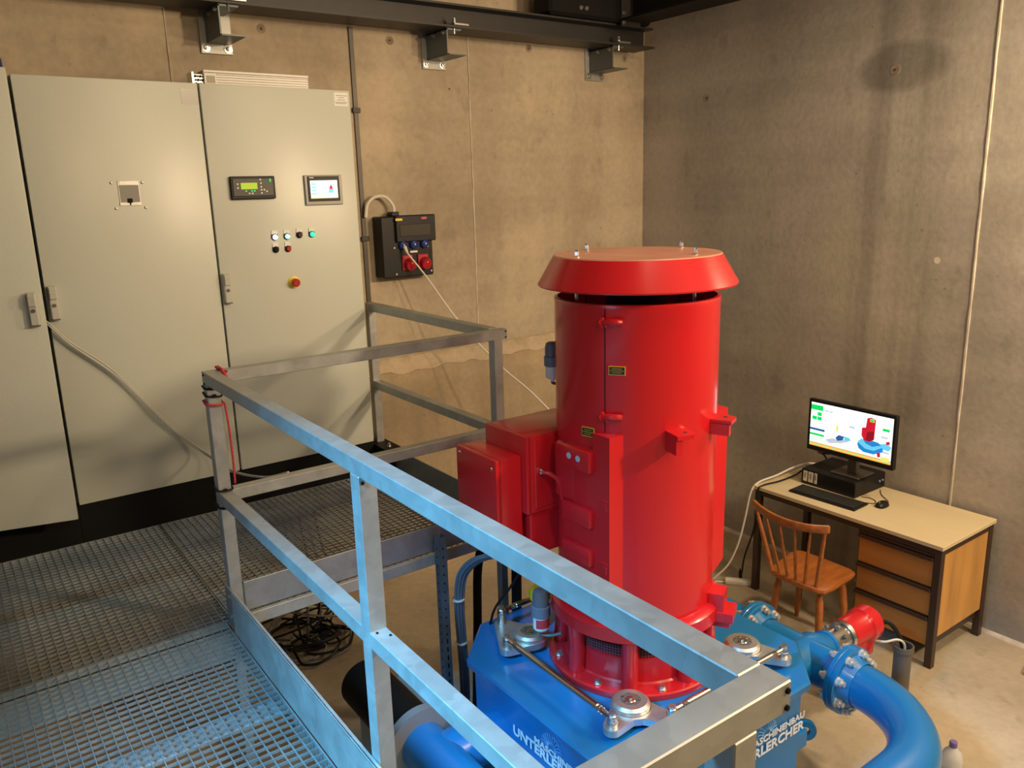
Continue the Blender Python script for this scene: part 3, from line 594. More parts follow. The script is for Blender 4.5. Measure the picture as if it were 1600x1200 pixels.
# transport lugs
def lug(a, z, w, d, ht):
    t_ = Vector((-math.sin(R(a)), math.cos(R(a)), 0)); r_ = Vector((math.cos(R(a)), math.sin(R(a)), 0)); m = MB()
    f = lambda x, y, d_: Vector((GX, GY, z)) + r_ * (RB - .02 + y) + t_ * x + Vector((0, 0, d_))
    m.prism([(-w / 2, 0), (w / 2, 0), (w / 2, d * .9), (w * .32, d + .02), (-w / 2, d + .02)], -.016, 0, f)
    m.prism([(-w / 2, 0), (w * -.2, 0), (w * -.2, d + .012), (-w / 2, d + .012)], -ht, -.012, f)
    m.mat(1).lathe(f(w * .12, d * .78, .0002), [(.008, 0), (.007, .0006)], 12); m.part('lifting_lug', gen, M['red'], M['dark'])
lug(253, .770, .085, .085, .075); lug(294, .775, .085, .080, .06)
m = MB(); 
for (z0, z1, r0, r1, w) in ((-.045, .03, .30, .385, .09), (-.085, -.045, .30, .425, .11), (-.12, -.085, .32, .41, .06)):
    a = 300; t_ = Vector((-math.sin(R(a)), math.cos(R(a)), 0)); r_ = Vector((math.cos(R(a)), math.sin(R(a)), 0))
    m.prism([(-w / 2, r0), (w / 2, r0), (w / 2, r1), (-w / 2, r1)], z0, z1, lambda x, y, d: Vector((GX, GY, d)) + r_ * y + t_ * x)
m.part('jacking_lug', gen, M['red'])
# base of the generator
m = MB(); m.lathe((GX, GY, 0), [(.30, -.095), (.352, -.092), (.360, -.085), (.360, -.030), (.345, -.018), (RB - .002, -.012), (RB - .002, .0)], 80, cap0=False, cap1=False); m.part('bearing_ring', gen, M['red'])
m = MB(); m.lathe((GX, GY, 0), [(.275, -.096), (.275, -.19)], 64, cap0=False, cap1=False); m.part('dark_backing', gen, M['dark'])
m = MB()
n = 150
for i in range(n):
    a = 360 * i / n; m.box((-.0012, -.0012, -.195), (.0012, .0012, -.09), 0, Matrix.Translation((GX, GY, 0)) @ Matrix.Rotation(R(a), 4, 'Z') @ Matrix.Translation((.288, 0, 0)))
for k in range(9): m.lathe((GX, GY, -.19 + k * .0115), [(.287, 0), (.2895, 0), (.2895, .002), (.287, .002), (.287, 0)], 72, cap0=False, cap1=False)
m.part('air_intake_mesh', gen, M['mesh'], kind='stuff')
m = MB(); m.lathe((GX, GY, 0), [(.30, -.300), (.292, -.292), (.288, -.20), (.292, -.188), (.278, -.186)], 80, cap0=False, cap1=False); m.part('lower_drum', gen, M['red'])
m = MB(); m.lathe((GX, GY, 0), [(.20, -.33), (.367, -.33), (.369, -.326), (.369, -.305), (.363, -.300), (.25, -.298)], 96, cap0=False, cap1=False); m.part('base_flange', gen, M['red'])
for k in range(8):
    a = 178 + k * 45; m = MB(); m.tube([az(a, .318, -.31), az(a, .316, -.28), az(a, .310, -.2), az(a, .314, -.12), az(a, .318, -.085)], .034, 14); m.part('pillar', gen, M['red'])
for k in range(8):
    a = 155.5 + k * 45; m = MB(); bolt(m, az(a, .335, -.300), (0, 0, 1), .013, .016); m.part('bolt', gen, M['steeld'])
# terminal boxes
def tbox(x0, x1, y0, y1, z0, z1, lid, screws, label=None):
    m = MB(); m.box((x0, y0, z0), (x1, y1, z1), .006, seg=2); p = m.part('terminal_box', gen, M['red'])
    m = MB(); m.box((x0 - lid, y0 - .002, z0 + .002), (x0 + .004, y1 + .002, z1 + .002), .005, seg=2); m.part('cover', p, M['red'])
    m = MB(); m.box((x0 - .0005, y0 - .0006, z0 + .006), (x0 + .005, y1 + .0006, z1 + .0006)); m.part('cover_gap', p, M['dark'])
    for y, z in screws:
        m = MB(); m.lathe((x0 - lid, y, z), [(.008, 0), (.007, .004), (.003, .005)], 12, (-1, 0, 0)); m.part('cover_screw', p, M['steel'])
    return p
p2 = tbox(1.350, 1.80, -1.822, -1.535, .362, .690, .014, ())
m = MB(); m.box((1.378, -1.826, .380), (1.70, -1.818, .674), .004); m.part('face_plate', p2, M['red'])
m = MB(); m.mat(0).lathe((1.405, -1.826, .54), [(.013, 0), (.013, .012), (.010, .014), (.010, .03)], 12, (0, -1, 0)); m.part('cable_gland', p2, M['steel'])
m = MB(); m.tube([(1.405, -1.85, .54), (1.42, -1.875, .535), (1.445, -1.90, .50), (1.45, -1.91, .43)], .009, 8); m.part('red_cable', p2, M['red'])
m = MB(); m.box((1.36, -1.81, .17), (1.70, -1.60, .365), .006); m.part('lower_housing', p2, M['red'])
p1 = tbox(1.226, 1.336, -1.790, -1.502, .19, .612, .018, ((-1.762, .575), (-1.527, .588)))

# ------------------------------------------------------------------ turbine housing
tur = thing('turbine_housing', 'blue octagonal turbine housing with white company lettering under the generator', 'turbine', (GX, GY, ZF))
def octo(hx, c): return [(GX - hx, GY - hx + c), (GX - hx + c, GY - hx), (GX + hx - c, GY - hx), (GX + hx, GY - hx + c), (GX + hx, GY + hx - c), (GX + hx - c, GY + hx), (GX - hx + c, GY + hx), (GX - hx, GY + hx - c)]
m = MB(); A = m.ring([(x, y, -.368) for x, y in octo(.610, .215)]); B = m.ring([(x, y, -.338) for x, y in octo(.614, .215)]); C = m.ring([(x, y, -.330) for x, y in octo(.606, .212)]); m.rings([A, B, C]); m.part('lid', tur, M['blue'])
m = MB(); A = m.ring([(x, y, ZF) for x, y in octo(.575, .19)]); B = m.ring([(x, y, -.368) for x, y in octo(.585, .205)]); m.rings([A, B]); m.part('casing', tur, M['blue'])
sx = lambda z: GX - .585 + (-.368 - z) * .0145; 
text_part('UNTERLERCHER', tur, M['logo'], (1.1802, -1.900, -.532), (0, -1, 0), (.0145, 0, 1), .505, .044, .002, .026)
text_part('MASCHINENBAU', tur, M['logo'], (1.1795, -2.045, -.484), (0, -1, 0), (.0145, 0, 1), .360, .028, .002, .026)
text_part('UNTERLERCHER', tur, M['logo'], (1.675, -2.5832, -.562), (1, 0, 0), (0, -.0145, 1), .500, .045, .002, .026)
text_part('MASCHINENBAU', tur, M['logo'], (1.812, -2.5840, -.506), (1, 0, 0), (0, -.0145, 1), .360, .030, .002, .026)
def flower(o, xd, nd, r):
    o = Vector(o); xd = Vector(xd); nd = Vector(nd); m = MB(); up = Vector((0, 0, 1))
    for k in range(11):
        a = R(8 + k * 16.4); c = o + (xd * math.cos(a) + up * math.sin(a)) * r * .30; e = o + (xd * math.cos(a) + up * math.sin(a)) * r
        s_ = (xd * -math.sin(a) + up * math.cos(a)) * r * .10
        for sg in (-1, 1):
            pts = [c, c.lerp(e, .45) + s_ * sg * .8, e * .92 + c * .08 + s_ * sg, e]
            m.tube([p_ + nd * .0012 for p_ in pts], .0011, 4, 3)
    m.part('logo_fan', tur, M['logod'])
flower((1.181, -2.150, -.455), (0, -1, 0), (-1, 0, 0), .062); flower((1.925, -2.585, -.474), (1, 0, 0), (0, -1, 0), .062)
m = MB(); m.lathe((2.425, -2.43, -.775), [(.022, -.012), (.05, -.012), (.052, 0), (.05, .012), (.022, .012), (.022, -.012)], 22, (.7, .7, 0), cap0=False, cap1=False); m.box((2.30, -2.47, -.82), (2.39, -2.37, -.73), .008); m.part('lifting_eye', tur, M['blue'])

# deflector linkage on the lid
HZ = -.250
def arm(label, P, E, full, hz=.0):
    px, py = GX + P[0], GY + P[1]; t = thing('crank_arm', label, 'crank arm', (px, py, -.33), 'deflector crank arms on the turbine lid')
    ends = [(GX + e[0], GY + e[1]) for e in E]; m = MB(); hub = circ(px, py, .078, 24)
    z0, z1 = -.306, -.278
    if full: m.prism(hull2(hub + [q for e in ends for q in circ(*e, .034)]), z0, z1)
    else:
        for e in ends: m.prism(hull2(circ(px, py, .066, 24) + circ(*e, .034)), z0, z1)
        m.prism(hub, z0, z1)
        if len(ends) > 1:
            mid = [((px * .45 + e[0] * .55), (py * .45 + e[1] * .55)) for e in ends]; m.prism(hull2([(px, py)] + [q for e in mid for q in circ(*e, .03)]), z0 + .0005, z1 - .0005)
    m.part('plate', t, M['alu'])
    m = MB(); m.lathe((px, py, 0), [(.045, -.331), (.045, -.30)], 20); m.part('shaft', t, M['steeld'])
    m = MB(); m.lathe((px, py, 0), [(.076, -.279), (.074, -.262), (.064, -.252), (.040, -.251), (.040, -.258)], 40, cap0=False, cap1=False); m.part('hub', t, M['alu'])
    m = MB(); m.lathe((px, py, 0), [(.0405, -.258), (.0405, -.2515), (.022, -.2515), (.022, -.258)], 36, cap0=False, cap1=False); m.part('clamping_ring', t, M['lock'])
    m = MB(); m.lathe((px, py, 0), [(.022, -.262), (.022, -.252), (.019, -.250)], 26)
    for k in range(6): a = k * math.pi / 3; m.lathe((px + .031 * math.cos(a), py + .031 * math.sin(a), -.2516), [(.0055, 0), (.005, .003)], 8)
    m.cyl((px, py, -.25), (px, py, -.244), .006, n=8); m.part('shaft_end', t, M['steel'])
    for e, zt in zip(ends, hz if isinstance(hz, tuple) else (hz,) * len(ends)):
        m = MB(); m.cyl((*e, -.300), (*e, -.262 + zt), .020, n=18); m.lathe((*e, -.262 + zt), [(.022, 0), (.022, .006), (.017, .008), (.017, .022), (.020, .024)], 18); bolt(m, (*e, -.238 + zt), (0, 0, 1), .014, .014, False); m.part('rod_pin', t, M['steeld'])
    return ends
aA, bA, cA, dA = (-.335, .310), (-.333, -.325), (.325, -.325), (.333, .325)
A1, A2 = (-.463, .300), (-.368, .478); B1, B2 = (-.470, -.372), (-.268, -.478); C1 = (.398, -.478); D1 = (.45, .43)
arm('crank arm with a lubricator on the left corner of the blue lid', aA, (A1, A2), True, (0, .028))
arm('crank arm at the near corner of the blue lid joining two tie rods', bA, (B1, B2), False)
arm('crank arm with a round hub behind the near rail corner', cA, (C1,), False)
def rod(label, p, q, z0, z1):
    p = Vector((GX + p[0], GY + p[1], z0)); q = Vector((GX + q[0], GY + q[1], z1)); d = (q - p).normalized(); Lh = (q - p).length
    t = thing('tie_rod', label, 'tie rod', (p + q) / 2, 'steel tie rods between the crank arms')
    m = MB(); m.lathe(p, [(.007, .03), (.007, .075), (.0135, .082), (.0135, Lh - .082), (.007, Lh - .075), (.007, Lh - .03)], 14, d); m.part('rod', t, M['steel'])
    for o, s_ in ((p, 1), (q, -1)):
        m = MB(); m.lathe(o + Vector((0, 0, -.011)), [(.0165, 0), (.019, .004), (.019, .018), (.0165, .022)], 18); m.cyl(o + d * s_ * .014, o + d * s_ * .05, .011, n=10); m.part('rod_end', t, M['steel'])
        m = MB(); m.cyl(o + d * s_ * .052, o + d * s_ * .062, .0135, n=6); m.cyl(o + d * s_ * .068, o + d * s_ * .076, .0135, n=6); m.part('lock_nut', t, M['steel'])
rod('long steel tie rod along the lettered left side of the lid', A1, B1, -.246, -.246)
rod('steel tie rod passing under the near rail corner', B2, C1, -.246, -.246)
rod('steel tie rod running behind the lubricator on the lid', A2, (.30, .485), -.218, -.218)

def lubricator(label, x, y, z0, s=1.0):
    t = thing('lubricator', label, 'lubricator', (x, y, z0)); 
    m = MB(); m.lathe((x, y, z0), [(.010 * s, -.012), (.012 * s, 0), (.030 * s, .002), (.035 * s, .010), (.035 * s, .068 * s)], 24, cap0=True, cap1=True); m.part('cartridge', t, M['white'])
    m = MB(); m.lathe((x, y, z0), [(.0355 * s, .018 * s), (.0356 * s, .060 * s)], 24, cap0=False, cap1=False)
    bm = m.bm; dele = [f for f in bm.faces if (f.calc_center_median() - Vector((x, y, z0))).dot(Vector((.05, -1, 0)) * .4 if s == 1 else Vector((1, 1, 0))) < .004]; bmesh.ops.delete(bm, geom=dele, context='FACES'); m.part('red_label', t, MAT('label_red', (.62, .05, .07), .5))
    m = MB(); m.lathe((x, y, z0), [(.038 * s, .066 * s), (.042 * s, .070 * s), (.042 * s, .115 * s), (.038 * s, .118 * s)], 24); m.part('grip_ring', t, MAT('cap_blue_grey', (.16, .19, .24), .45))
    m = MB(); m.lathe((x, y, z0), [(.037 * s, .117 * s), (.036 * s, .165 * s), (.030 * s, .184 * s), (.018 * s, .190 * s), (.002, .191 * s)], 24); m.part('cap', t, MAT('cap_grey', (.13, .145, .17), .4))
    return t
lb = lubricator('grey-capped automatic lubricator with a red label above the left crank arm', 1.432, -1.772, -.205)
m = MB(); m.tube([(1.432, -1.772, -.21), (1.433, -1.775, -.228), (1.455, -1.80, -.232), (1.49, -1.842, -.215)], .007, 8); m.part('grease_pipe', lb, M['lock'])
lb2 = lubricator('grey-capped lubricator peeping out behind the red generator casing', 1.562, -1.715, .880, .82)
m = MB(); m.tube([(1.562, -1.715, .872), (1.562, -1.716, .862), (1.575, -1.726, .858), (1.60, -1.745, .858)], .006, 8); m.part('grease_pipe', lb2, M['lock'])
t = thing('yellow_cap_sensor', 'yellow capped sensor on the blue lid behind the lubricator', 'sensor', (1.56, -1.60, -.33))
m = MB(); m.lathe((1.56, -1.60, -.33), [(.022, 0), (.022, .11), (.028, .12), (.028, .155)], 16); m.part('stem', t, M['blackpl'])
m = MB(); m.lathe((1.56, -1.60, -.175), [(.045, 0), (.053, .008), (.053, .04), (.042, .055), (.01, .06)], 8); m.part('yellow_cap', t, M['yellow'])
t = thing('sensor_cable', 'thin dark sensor cable rising from the left crank arm', 'cable', (1.45, -1.45, -.2))
m = MB(); m.tube([(1.40, -1.42, -.328), (1.42, -1.44, -.24), (1.475, -1.50, -.12), (1.54, -1.57, .05), (1.60, -1.63, .165)], .006, 8); m.part('cable', t, M['blackpl'])

# ------------------------------------------------------------------ blue ring main
PX, PZ, PR = 2.668, -.592, .101
def flange(t, c, axis, r, th, nb, sides=(1, 1), bolts_mat='zinc', ph=22.5):
    c = Vector(c); a = Vector(axis).normalized(); Q = a.to_track_quat('Z', 'Y').to_matrix(); m = MB()
    m.lathe(c, [(PR * .95, -th), (r - .006, -th), (r, -th + .004), (r, -.004), (r - .003, -.001), (r - .003, .001), (r, .004), (r, th - .004), (r - .006, th), (PR * .95, th)], 56, a, cap0=False, cap1=False)
    m.lathe(c, [(PR + .03, -th), (PR + .004, -th - .045)], 40, a, cap0=False, cap1=False); m.lathe(c, [(PR + .03, th), (PR + .004, th + .045)], 40, a, cap0=False, cap1=False)
    m.part('flange', t, M['blue'])
    for k in range(nb):
        an = R(ph + k * 360 / nb); o = c + Q @ Vector((math.cos(an), math.sin(an), 0)) * (r - .026); m = MB(); m.cyl(o - a * (th + .004), o + a * (th + .004), .010, n=8)
        for s_ in (1, -1): m.cyl(o + a * s_ * (th - .002), o + a * s_ * (th + .003), .024, n=16); m.cyl(o + a * s_ * (th + .002), o + a * s_ * (th + .022), .0195, n=6); m.cyl(o + a * s_ * (th + .021), o + a * s_ * (th + .036), .012, n=10)
        m.part('flange_bolt', t, M[bolts_mat])
t = thing('ring_main_pipe', 'straight blue ring main pipe with a branch tee beside the turbine', 'pipe', (PX, -2.2, ZF), 'blue pipework round the turbine')
m = MB(); m.cyl((PX, -1.96, PZ), (PX, -2.47, PZ), PR, n=40, cap=False); m.cyl((PX - .32, -2.25, PZ), (PX, -2.25, PZ), PR + .003, n=40); m.lathe((PX, -2.25, PZ), [(PR + .003, 0), (PR + .002, .075), (.076, .135), (.070, .160), (.076, .163), (.076, .182), (.05, .187)], 40, (1, 0, 0), cap0=False); m.part('tee', t, M['blue'])
m = MB(); m.box((PX - .05, -2.1, ZF), (PX + .05, -2.0, PZ - PR * .9)); m.part('support', t, M['blue'])
flange(t, (PX, -1.955, PZ), (0, 1, 0), .160, .026, 8, ph=12)
t = thing('ring_main_elbow', 'blue pipe elbow with a bolted flange curving round towards the bottle', 'pipe', (PX, -2.8, ZF), 'blue pipework round the turbine')
m = MB(); pts = [(PX, -2.475, PZ), (PX, -2.54, PZ)]; ra = .42
for k in range(1, 13): a = R(k * 7.5); pts.append((PX - ra + ra * math.cos(a), -2.54 - ra * math.sin(a), PZ))
pts += [(PX - ra - .1, -2.96, PZ), (PX - ra - .5, -2.96, PZ)]
m.tube(pts, PR, 40, smooth=False); m.part('bend', t, M['blue'])
m = MB(); m.box((2.12, -3.0, ZF), (2.22, -2.92, PZ - PR * .9)); m.part('support', t, M['blue'])
flange(t, (PX, -2.475, PZ), (0, 1, 0), .160, .026, 8)
t = thing('ring_main_bend', 'blue pipe end behind the first flange, half hidden by the red generator', 'pipe', (PX, -1.5, ZF), 'blue pipework round the turbine')
m = MB(); pts = [(PX, -1.95, PZ), (PX, -1.60, PZ)]
for k in range(1, 11): a = R(k * 9); pts.append((PX - .36 + .36 * math.cos(a), -1.60 + .36 * math.sin(a), PZ))
pts += [(PX - .8, -1.24, PZ)]
m.tube(pts, PR, 36, smooth=False); m.part('bend', t, M['blue'])
m = MB(); m.box((2.1, -1.29, ZF), (2.2, -1.19, PZ - PR * .9)); m.part('support', t, M['blue'])
t = thing('ring_main_branch', 'blue pipe with a grey joint low beside the turbine under the long rail', 'pipe', (.886, -1.8, ZF), 'blue pipework round the turbine')
m = MB(); m.cyl((.886, -1.66, PZ), (.886, -2.5, PZ), PR, n=40); m.cyl((1.19, -1.78, PZ), (.90, -1.78, PZ), PR - .004, n=40); m.part('tee', t, M['blue'])
m = MB(); m.lathe((.886, -1.665, PZ), [(PR, 0), (.165, 0), (.165, .04), (PR, .04)], 44, (0, 1, 0), cap0=False, cap1=False); m.part('joint_flange', t, M['grey'])
m = MB(); m.box((.84, -2.2, ZF), (.93, -2.1, PZ - PR * .9)); m.part('support', t, M['blue'])
t = thing('inlet_pipe', 'dark grey inlet pipe with a rounded end block on the floor beneath the walkway', 'pipe', (.886, -1.4, ZF))
m = MB(); m.cyl((.886, -1.625, PZ), (.886, -1.10, PZ), .115, n=36); m.part('pipe', t, M['black'])
m = MB(); m.box((.80, -1.55, ZF), (1.14, -1.16, PZ + .05), .08, seg=4); m.part('end_block', t, MAT('grey_block', (.24, .23, .21), .6, var=(6, .2)))
# red nozzle actuator
t = thing('nozzle_actuator', 'red nozzle actuator with a steel collar on the pipe branch', 'actuator', (3.1, -2.25, ZF))
m = MB(); x = PX + .20; m.lathe((x, -2.25, PZ), [(.064, -.02), (.064, .10), (.074, .104), (.078, .125)], 40, (1, 0, 0)); m.part('steel_collar', t, M['steel'])
for a in (50, 95, 140):
    m = MB(); o = Vector((x + .045, -2.25 + .066 * math.cos(R(a)), PZ + .066 * math.sin(R(a)))); m.cyl(o, o + Vector((0, math.cos(R(a)), math.sin(R(a)))) * .016, .011, n=8); m.part('collar_nut', t, M['lock'])
m = MB(); m.lathe((x + .125, -2.25, PZ), [(.074, 0), (.080, .004), (.080, .135), (.083, .140), (.090, .148), (.090, .218), (.083, .228), (.07, .230)], 44, (1, 0, 0)); m.box((x + .16, -2.30, PZ - .165), (x + .345, -2.20, PZ - .03), .018, seg=2); m.prism([(x + .34, PZ - .10), (x + .40, PZ - .10), (x + .34, PZ + .01)], -2.285, -2.215, lambda a, c, d: (a, d, c)); m.part('red_body', t, M['red'])
m = MB(); m.mat(0).lathe((x + .353, -2.25, PZ), [(.064, 0), (.064, .026), (.055, .032)], 36, (1, 0, 0)); m.mat(1).lathe((x + .353, -2.25, PZ), [(.067, .014), (.067, .023)], 36, (1, 0, 0), cap0=False, cap1=False); m.part('end_cap', t, M['blackpl'], M['steel'])
m = MB(); m.box((x + .22, -2.28, ZF), (x + .31, -2.22, PZ - .16)); m.part('support', t, M['blue'])
m = MB(); m.tube([(x + .385, -2.27, PZ - .02), (x + .43, -2.31, PZ - .01), (x + .45, -2.35, PZ - .05), (3.355, -2.372, -.74), (3.358, -2.375, -.82)], .012, 8); m.part('black_lead', t, M['blackpl'])
m = MB(); m.tube([(x + .345, -2.30, PZ - .09), (x + .36, -2.345, PZ - .08), (x + .41, -2.38, PZ - .07), (3.335, -2.39, -.71), (3.35, -2.385, -.82)], .006, 8); m.part('white_lead', t, M['offwhite'])
m = MB(); m.lathe((3.355, -2.375, 0), [(.044, ZF), (.044, -.76), (.052, -.755), (.052, -.725), (.044, -.725), (.042, -.90)], 30, cap1=False)
m.solo('conduit_standpipe', 'grey plastic standpipe swallowing leads beside the red actuator', 'pipe', (3.355, -2.375, ZF), M['pvc'])

# ------------------------------------------------------------------ cables under the walkway
t = thing('cable_bundle', 'blue-grey cable bundle arching down beside the slotted post', 'cable bundle', (1.45, -1.15, ZF))
path = [(1.56, -1.63, .166), (1.50, -1.56, .085), (1.43, -1.51, .062), (1.39, -1.49, .056), (1.355, -1.455, .046), (1.316, -1.42, .026), (1.284, -1.385, -.018), (1.270, -1.355, -.085), (1.277, -1.32, -.229), (1.305, -1.28, -.442), (1.329, -1.25, -.639), (1.345, -1.22, -.85), (1.35, -1.20, ZF + .02)]
for k, (dx, dy) in enumerate(((0, 0), (.014, .003), (.027, .002), (.006, -.012), (.020, -.012), (.034, -.010))):
    m = MB(); m.tube([(x + dx, y + dy, z - dx * .5) for x, y, z in path], .0075, 8); m.part('cable', t, M['greyb'])
for k, (x, y, z) in enumerate(((1.275, -1.325, -.20), (1.31, -1.275, -.46), (1.385, -1.487, .055))):
    m = MB(); m.lathe((x + .014, y - .004, z), [(.030, -.003), (.030, .003)], 12, (0, 0, 1) if k < 2 else (.8, .5, .1)); m.part('cable_tie', t, M['white'])
def hose(label, pts, r, mat='black'):
    m = MB(); m.tube(pts, r, 12); p = pts[-1]; m.solo('black_hose', label, 'hose', p, M[mat])
hose('thick black hose hanging next to the blue-grey cable bundle', [(1.66, -1.62, .168), (1.60, -1.42, .11), (1.52, -1.25, .02), (1.50, -1.18, -.15), (1.50, -1.15, -.5), (1.49, -1.12, ZF + .02)], .022)
hose('thick black hose dropping straight behind the left crank arm', [(1.69, -1.62, .168), (1.69, -1.45, .10), (1.665, -1.30, -.05), (1.655, -1.28, -.4), (1.65, -1.27, ZF + .02)], .026)
t = thing('cable_heap', 'tangled heap of black cables on the floor under the walkway', 'cables', (1.12, .12, ZF))
rnd = random.Random(11)
for k in range(14):
    cx, cy, rr = 1.10 + rnd.uniform(-.10, .12), .12 + rnd.uniform(-.15, .18), rnd.uniform(.12, .27); tilt = rnd.uniform(.05, .5); a0 = rnd.uniform(0, 6.28); pts = []
    for i in range(13):
        a = a0 + i * rnd.uniform(.42, .5); pts.append((cx + rr * math.cos(a) * rnd.uniform(.85, 1.1), min(.56, cy + rr * math.sin(a)), ZF + .012 + .02 * (k % 5) + max(0, tilt * rr * (1 + math.sin(a + k)))))
    m = MB(); m.tube(pts, rnd.choice((.006, .008, .010)), 7, 4); m.part('cable', t, M['blackpl'] if k % 4 else M['grey'])
for k in range(5):
    m = MB(); x = .98 + k * .045; m.tube([(x, .10, -.14), (x + .01, .08 - k * .02, -.4), (x + .03 * k, .04, -.75), (x + .05, .06 + .05 * k, ZF + .05), (x + .2, .1, ZF + .02)], .007, 7); m.part('cable', t, M['grey'] if k % 2 else M['blackpl'])

# ------------------------------------------------------------------ cords tied to the corner post
cx, cy = X0 + b / 2, Y0 - b / 2
def wrap(z, e, tilt=0, r=.004):
    c = b / 2 + e; return [(cx - c, cy + c, z + tilt), (cx - c, cy - c, z), (cx + c, cy - c, z - tilt), (cx + c, cy + c, z), (cx - c, cy + c, z + tilt)]
t = thing('red_string', 'red cord knotted round the corner post and hanging down beside it', 'cord', (cx, cy, .7))
m = MB(); m.tube(wrap(.905, .004, .006), .0048, 8, 5); m.part('loop', t, M['cord'])
m = MB(); m.tube([(.372, -1.262, .975), (.352, -1.272, 1.026), (.348, -1.25, 1.031), (.352, -1.212, 1.028), (.36, -1.212, .98)], .006, 8); m.tube([(.366, -1.275, 1.02), (.340, -1.24, 1.036), (.345, -1.226, 1.03)], .005, 8); m.part('knot', t, M['cord'])
m = MB(); m.tube([(.345, -1.275, .905), (.350, -1.278, .80), (.352, -1.276, .68), (.350, -1.274, .585)], .0042, 8); m.part('hanging_end', t, M['cord'])
for k, (z, lab) in enumerate(((.965, 'black cable tie just under the corner of the top rail'), (.937, 'black cable tie right above the red cord loop'), (.565, 'black cable tie at the top edge of the mid rail'), (.495, 'black cable tie just below the mid rail'))):
    m = MB(); m.tube(wrap(z, .0025, .003 + .003 * (k % 2)), .0036, 6, 4); m.box((cx - .006, cy - b / 2 - .012, z - .005), (cx + .006, cy - b / 2 - .002, z + .005), .001); m.solo('cable_tie', lab, 'cable tie', (cx, cy, z), M['black'], group='black cable ties on the corner post')

# ------------------------------------------------------------------ desk
ZD = -.308; DX0, DX1, DY0, DY1 = 3.761, 4.381, -2.338, -1.081
t = thing('desk', 'small office desk with a pale top, dark brown legs and a drawer pedestal', 'desk', (4.07, -1.7, ZF))
m = MB(); m.box((DX0, DY0, ZD - .024), (DX1, DY1, ZD), .002); m.part('desk_top', t, M['desk'])
m = MB(); m.box((DX0 + .012, DY0 + .012, ZD - .062), (DX1 - .012, DY0 + .035, ZD - .024)); m.box((DX0 + .012, DY1 - .035, ZD - .062), (DX1 - .012, DY1 - .012, ZD - .024)); m.box((DX0 + .012, DY0 + .012, ZD - .06), (DX0 + .035, DY1 - .012, ZD - .024)); m.box((DX1 - .035, DY0 + .012, ZD - .062), (DX1 - .012, DY1 - .012, ZD - .024)); m.part('frame', t, M['brown'])
for x, y in ((DX0 + .01, DY0 + .008), (DX1 - .052, DY0 + .008), (DX0 + .01, DY1 - .050), (DX1 - .052, DY1 - .050)):
    m = MB(); m.box((x, y, ZF), (x + .042, y + .042, ZD - .024), .003); m.part('leg', t, M['brown'])
m = MB(); m.box((DX0 + .054, DY0 + .016, ZD - .57), (DX1 - .054, DY0 + .032, ZD - .062), .001); m.part('side_panel', t, M['wood2'], label='honey-coloured outer side panel')
m = MB(); m.box((DX0 + .04, DY0 + .034, ZD - .63), (DX1 - .06, -1.83, ZD - .08)); m.part('pedestal', t, M['brown'])
for k, (z1, z0) in enumerate(((ZD - .105, ZD - .268), (ZD - .290, ZD - .445), (ZD - .468, ZD - .628))):
    m = MB(); m.box((DX0 + .028, DY0 + .055, z0), (DX0 + .042, -1.838, z1), .002); d = m.part('drawer', t, M['wood1'])
    m = MB(); m.box((DX0 + .008, DY0 + .052, z1 - .004), (DX0 + .044, -1.834, z1 + .018), .004); m.part('handle', d, M['brown'])
m = MB(); m.box((DX0 + .014, DY0 + .052, ZD - .082), (DX0 + .044, -1.834, ZD - .064), .003); m.part('top_strip', t, M['brown'])

# chair
t = thing('chair', 'varnished wooden spindle-back chair in front of the desk', 'chair', (3.54, -1.69, ZF))
SZ = -.62
seat = [(3.352, -1.545), (3.344, -1.62), (3.340, -1.71), (3.344, -1.80), (3.352, -1.865), (3.375, -1.893), (3.45, -1.90), (3.66, -1.886), (3.715, -1.872), (3.738, -1.83), (3.742, -1.67), (3.738, -1.50), (3.715, -1.468), (3.66, -1.462), (3.45, -1.50), (3.375, -1.515)]
cxs = (3.54, -1.68)
m = MB(); sc = lambda k, z: m.ring([(cxs[0] + (x - cxs[0]) * k, cxs[1] + (y - cxs[1]) * k, z) for x, y in seat])
m.rings([sc(.90, SZ - .036), sc(.97, SZ - .030), sc(1.0, SZ - .015), sc(.985, SZ - .002), sc(.96, SZ), sc(.7, SZ - .004), sc(.3, SZ - .008)]); m.part('seat', t, M['chair'])
for (x, y), (fx, fy) in (((3.415, -1.835), (3.385, -1.87)), ((3.415, -1.565), (3.385, -1.53)), ((3.66, -1.815), (3.70, -1.85)), ((3.66, -1.545), (3.70, -1.505))):
    m = MB(); m.tube([(x, y, SZ - .02), ((x * 2 + fx) / 3, (y * 2 + fy) / 3, SZ - .15), ((x + 2 * fx) / 3, (y + 2 * fy) / 3, SZ - .30), (fx, fy, ZF)], [.018] * 4 + [.0225] * 6 + [.021] * 4 + [.018] * 3 + [.014, .0135], 14, 6); m.part('leg', t, M['chair'])
rail = [(3.372, -1.378, -.238), (3.335, -1.46, -.247), (3.305, -1.57, -.253), (3.297, -1.69, -.254), (3.318, -1.79, -.252), (3.352, -1.86, -.247), (3.378, -1.897, -.243)]
m = MB(); rr = []
def crv(t_):
    n = len(rail) - 1; x = min(max(t_ * n, 0), n - 1e-6); i = int(x); f = x - i; P = [Vector(rail[max(0, min(n, i + j))]) for j in (-1, 0, 1, 2)]
    a, b_, c, d = P; return .5 * ((2 * b_) + (c - a) * f + (2 * a - 5 * b_ + 4 * c - d) * f * f + (3 * b_ - a - 3 * c + d) * f ** 3)
